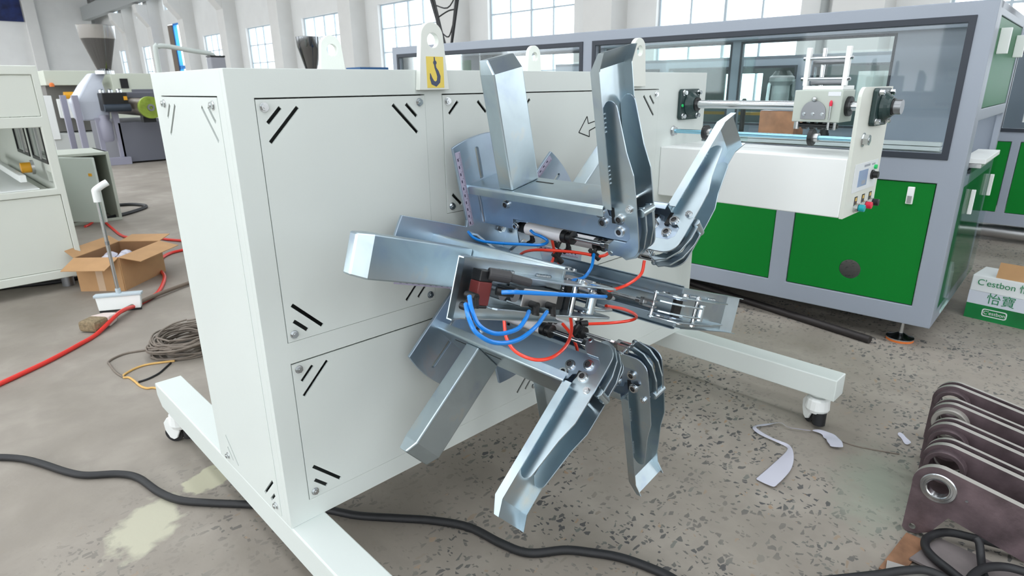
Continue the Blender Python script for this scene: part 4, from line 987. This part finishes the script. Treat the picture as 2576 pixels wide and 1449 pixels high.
# plastic film on the floor
def film(pts, w, label, nm='plastic_strip', z=.012):
    b = B(); L1, R1 = [], []
    P_ = [V((p[0], p[1], 0)) for p in pts]
    for i, p in enumerate(P_):
        d_ = (P_[min(i+1, len(P_)-1)]-P_[max(i-1, 0)]).normalized(); n = V((-d_.y, d_.x, 0))
        ww_ = w[i] if isinstance(w, list) else w
        L1.append(p+n*ww_/2+Z*(z+.008*random.random())); R1.append(p-n*ww_/2+Z*(.004+.010*random.random()))
    k = len(P_); vs = L1+R1+[v-Z*.0015 for v in L1]+[v-Z*.0015 for v in R1]
    fs = [(i, i+1, k+i+1, k+i) for i in range(k-1)] + [(2*k+i+1, 2*k+i, 3*k+i, 3*k+i+1) for i in range(k-1)]
    fs += [(i, 2*k+i, 2*k+i+1, i+1) for i in range(k-1)] + [(k+i, k+i+1, 3*k+i+1, 3*k+i) for i in range(k-1)] + [(0, k, 3*k, 2*k), (k-1, 3*k-1, 4*k-1, 2*k-1)]
    b.mesh(vs, fs)
    o = put(nm, b, FILM, ang=60)
    md = o.modifiers.new('soft', 'SUBSURF'); md.levels = 2; md.render_levels = 2
    return tag(o, label, 'plastic film')
film([(1.93, -.69), (1.90, -.64), (1.875, -.60), (1.915, -.572), (1.88, -.545), (1.84, -.525), (1.795, -.495), (1.775, -.515), (1.755, -.56), (1.752, -.61), (1.752, -.655), (1.735, -.68), (1.67, -.695), (1.60, -.705), (1.53, -.708), (1.452, -.703), (1.447, -.702)],
     [.008, .012, .010, .008, .02, .026, .02, .02, .022, .014, .010, .012, .05, .075, .082, .082, .082], 'twisted translucent plastic bag strip on the floor by the caster', 'plastic_bag')
film([(1.932, -.686), (1.950, -.712), (1.950, -.735), (1.940, -.752), (1.925, -.772), (1.905, -.785), (1.885, -.80), (1.868, -.806)], [.008, .035, .030, .062, .050, .068, .048, .060], 'crumpled torn piece of clear film next to the bag strip')
film([(2.165, -.945), (2.150, -.962), (2.135, -.972), (2.115, -.992), (2.098, -1.003)], [.006, .022, .012, .03, .016], 'small scrap of white film beside the rear steel bracket')
floor_tube('thread', [(1.945, -0.782), (1.954, -0.862), (1.996, -0.965), (2.011, -0.992)], .0025, CORD, 'thin thread trailing from the torn film', 'thread', n=6)

# drinking water carton
ct = thing('water_carton', (4.1, -1.05, 0), 'white and green drinking water carton with an open flap', 'carton')
cM = Matrix.Translation((3.976, -.833, 0)) @ Matrix.Rotation(math.radians(-5), 4, 'Z')
put('carton_top', B(cM).loft([[(0, -.40, .175), (0, 0, .175), (.26, 0, .175), (.26, -.40, .175)], [(.005, -.40, .272), (.005, 0, .272), (.26, 0, .272), (.26, -.40, .272)]]), WHITEC, ct, bev=.004)
put('carton_middle', B(cM).box(0, .26, -.40, 0, .095, .175), mat('white_print', (214, 220, 232), .5), ct)
put('carton_bottom', B(cM).box(0, .26, -.40, 0, 0, .095), GRNC, ct)
put('carton_flap', B(cM).loft([[(.02, -.40, .272), (.02, -.11, .272), (.026, -.11, .272), (.026, -.40, .272)], [(.05, -.40, .36), (.05, -.11, .36), (.056, -.11, .36), (.056, -.40, .36)]]), CARD, ct, smooth=False)
cu, cv = cM.to_3x3() @ V((0, -1, 0)), V((0, 0, 1))
def ctext(nm, body, size, m, s, z, x=-.0012): return text(nm, body, size, m, ct, cM @ V((x, -s, z)), cu, cv)
ctext('brand_print', "C'estbon 怡宝", .052, GREENP, .185, .232); ctext('brand_print', '怡寶', .072, GREENP, .165, .138)
lg = B(cM)
def rrect(cx, cz, w, h, r): return [(cx+w/2-r+r*math.cos(a), cz+h/2-r+r*math.sin(a)) for a in (0, PI/4, PI/2)] + [(cx-w/2+r+r*math.cos(a), cz+h/2-r+r*math.sin(a)) for a in (PI/2, 3*PI/4, PI)] + [(cx-w/2+r+r*math.cos(a), cz-h/2+r+r*math.sin(a)) for a in (PI, 5*PI/4, 3*PI/2)] + [(cx+w/2-r+r*math.cos(a), cz-h/2+r+r*math.sin(a)) for a in (3*PI/2, 7*PI/4, 2*PI)]
lg = B(); lg.plate(rrect(.148, .052, .125, .048, .012), [rrect(.148, .052, .113, .037, .009)], cM @ V((0, 0, 0)), cu, cv, .0012)
put('logo_frame', lg, WHITEC, ct, smooth=False)
ctext('logo_print', "C'estbon", .03, WHITEC, .148, .052)

# steel brackets stacked on edge, bottom right
zc_, R0 = .193, .070
names = ['nearest purple-brown steel bracket with a bright bearing ring', 'second steel bracket from the front, dark hole in its rusty ring', 'third steel bracket from the front, reddish bore inside its ring', 'fourth steel bracket from the front, pale worn ring edge', 'rearmost steel bracket of the row, dark scale on its face']
for i, (x, yc) in enumerate(((1.539, -1.191), (1.70, -1.178), (1.86, -1.154), (2.03, -1.126), (2.20, -1.098))):
    bk = thing('steel_bracket', (x, yc-.1, 0), names[i], 'bracket', 'steel brackets standing in a row')
    # outline in (-y, z)
    a = -yc
    out = [(a-.070, .012), (a-.058, .0), (a-.030, .004), (a+.005, .03), (a+.042, .105), (a+.30, .045), (a+.52, -.0 + .01), (a+.52, .175)] + arc(a, zc_, R0, 78, 190, 14)
    th = .022
    pl = put('bracket_plate', B().plate(out, [circle(a, zc_, .048, 32), circle(a-.043, .026, .010, 16)], (x+th, 0, 0), -Y, Z, th, 1), [RUST, EDGE], bk)
    if i == 0:
        put('bearing', B().lathe((x-.006, yc, zc_), X, [(0, .040), (0, .047), (.003, .0495), (.028, .0495), (.028, .029), (.002, .029), (0, .032), (.003, .0335), (.003, .0385), (0, .040)], 40), STEEL, bk)
        put('bearing_seal', B().ring((x-.001, yc, zc_), (x+.005, yc, zc_), .033, .040, 36), DSTEEL, bk)
        put('grub_screw', B().cyl((x-.002, yc-.075, zc_-.008), (x, yc-.075, zc_-.008), .004, 12), DSTEEL, bk)
    else:
        put('ring_boss', B().ring((x-.03, yc, zc_), (x+th, yc, zc_), .042, .058, 36), [EDGE, RUST, RUST, EDGE, RUST][i], bk, bev=.003)
        put('second_plate', B().plate(out, [circle(a, zc_, .046, 28)], (x+.062, 0, 0), -Y, Z, .014, 1), [RUST, EDGE], bk)
def slab(pts, z0, z1, label, m, nm='steel_plate'):
    return tag(put(nm, B().plate([(p[0], p[1]) for p in pts], [], (0, 0, z0), X, Y, z1-z0), m, bev=.001), label, 'steel plate')
slab([(1.29, -1.125), (1.52, -1.14), (1.52, -1.20), (1.29, -1.18)], 0, .008, 'rusty flat bar with an orange edge lying under the brackets', mat('orange_bar', (150, 112, 86), .6, .3, noise=.35, scale=16))
slab([(1.25, -1.15), (1.33, -1.135), (1.40, -1.40), (1.22, -1.42)], .010, .016, 'pale steel offcut at the bottom picture edge', mat('pale_offcut', (176, 172, 168), .5, .2, noise=.1, scale=8))
slab([(1.385, -1.18), (1.55, -1.22), (1.53, -1.55), (1.37, -1.55)], .010, .018, 'flat grey steel plate with scratches beneath the black hoses', PLATE)
def hose_f(pts, r, label):
    b = B().tube(pts, r, 12, 8)
    o = put('corrugated_hose', b, RUBBER)
    # fine rings of the conduit
    return tag(o, label, 'hose')
hose_f([(1.65, -1.52, .03), (1.635, -1.40, .03), (1.60, -1.31, .036), (1.56, -1.235, .04), (1.50, -1.20, .035), (1.447, -1.205, .035), (1.413, -1.235, .035), (1.39, -1.275, .035), (1.36, -1.33, .035), (1.33, -1.42, .035)], .0125, 'black corrugated hose bent in a loop over the steel plate')
hose_f([(1.10, -1.02, .015), (1.233, -1.128, .020), (1.299, -1.183, .028), (1.341, -1.234, .034), (1.34, -1.30, .034), (1.30, -1.42, .034)], .012, 'black corrugated hose along the bottom picture edge')
hose_f([(1.522, -1.31, .088), (1.515, -1.322, .076), (1.49, -1.335, .05), (1.44, -1.35, .04), (1.40, -1.37, .035)], .011, 'short black hose hanging down beside the nearest bracket')
hose_f([(1.33, -1.33, .055), (1.38, -1.335, .06), (1.435, -1.355, .062), (1.481, -1.395, .06), (1.50, -1.45, .06)], .012, 'black hose arching at the bottom right corner')
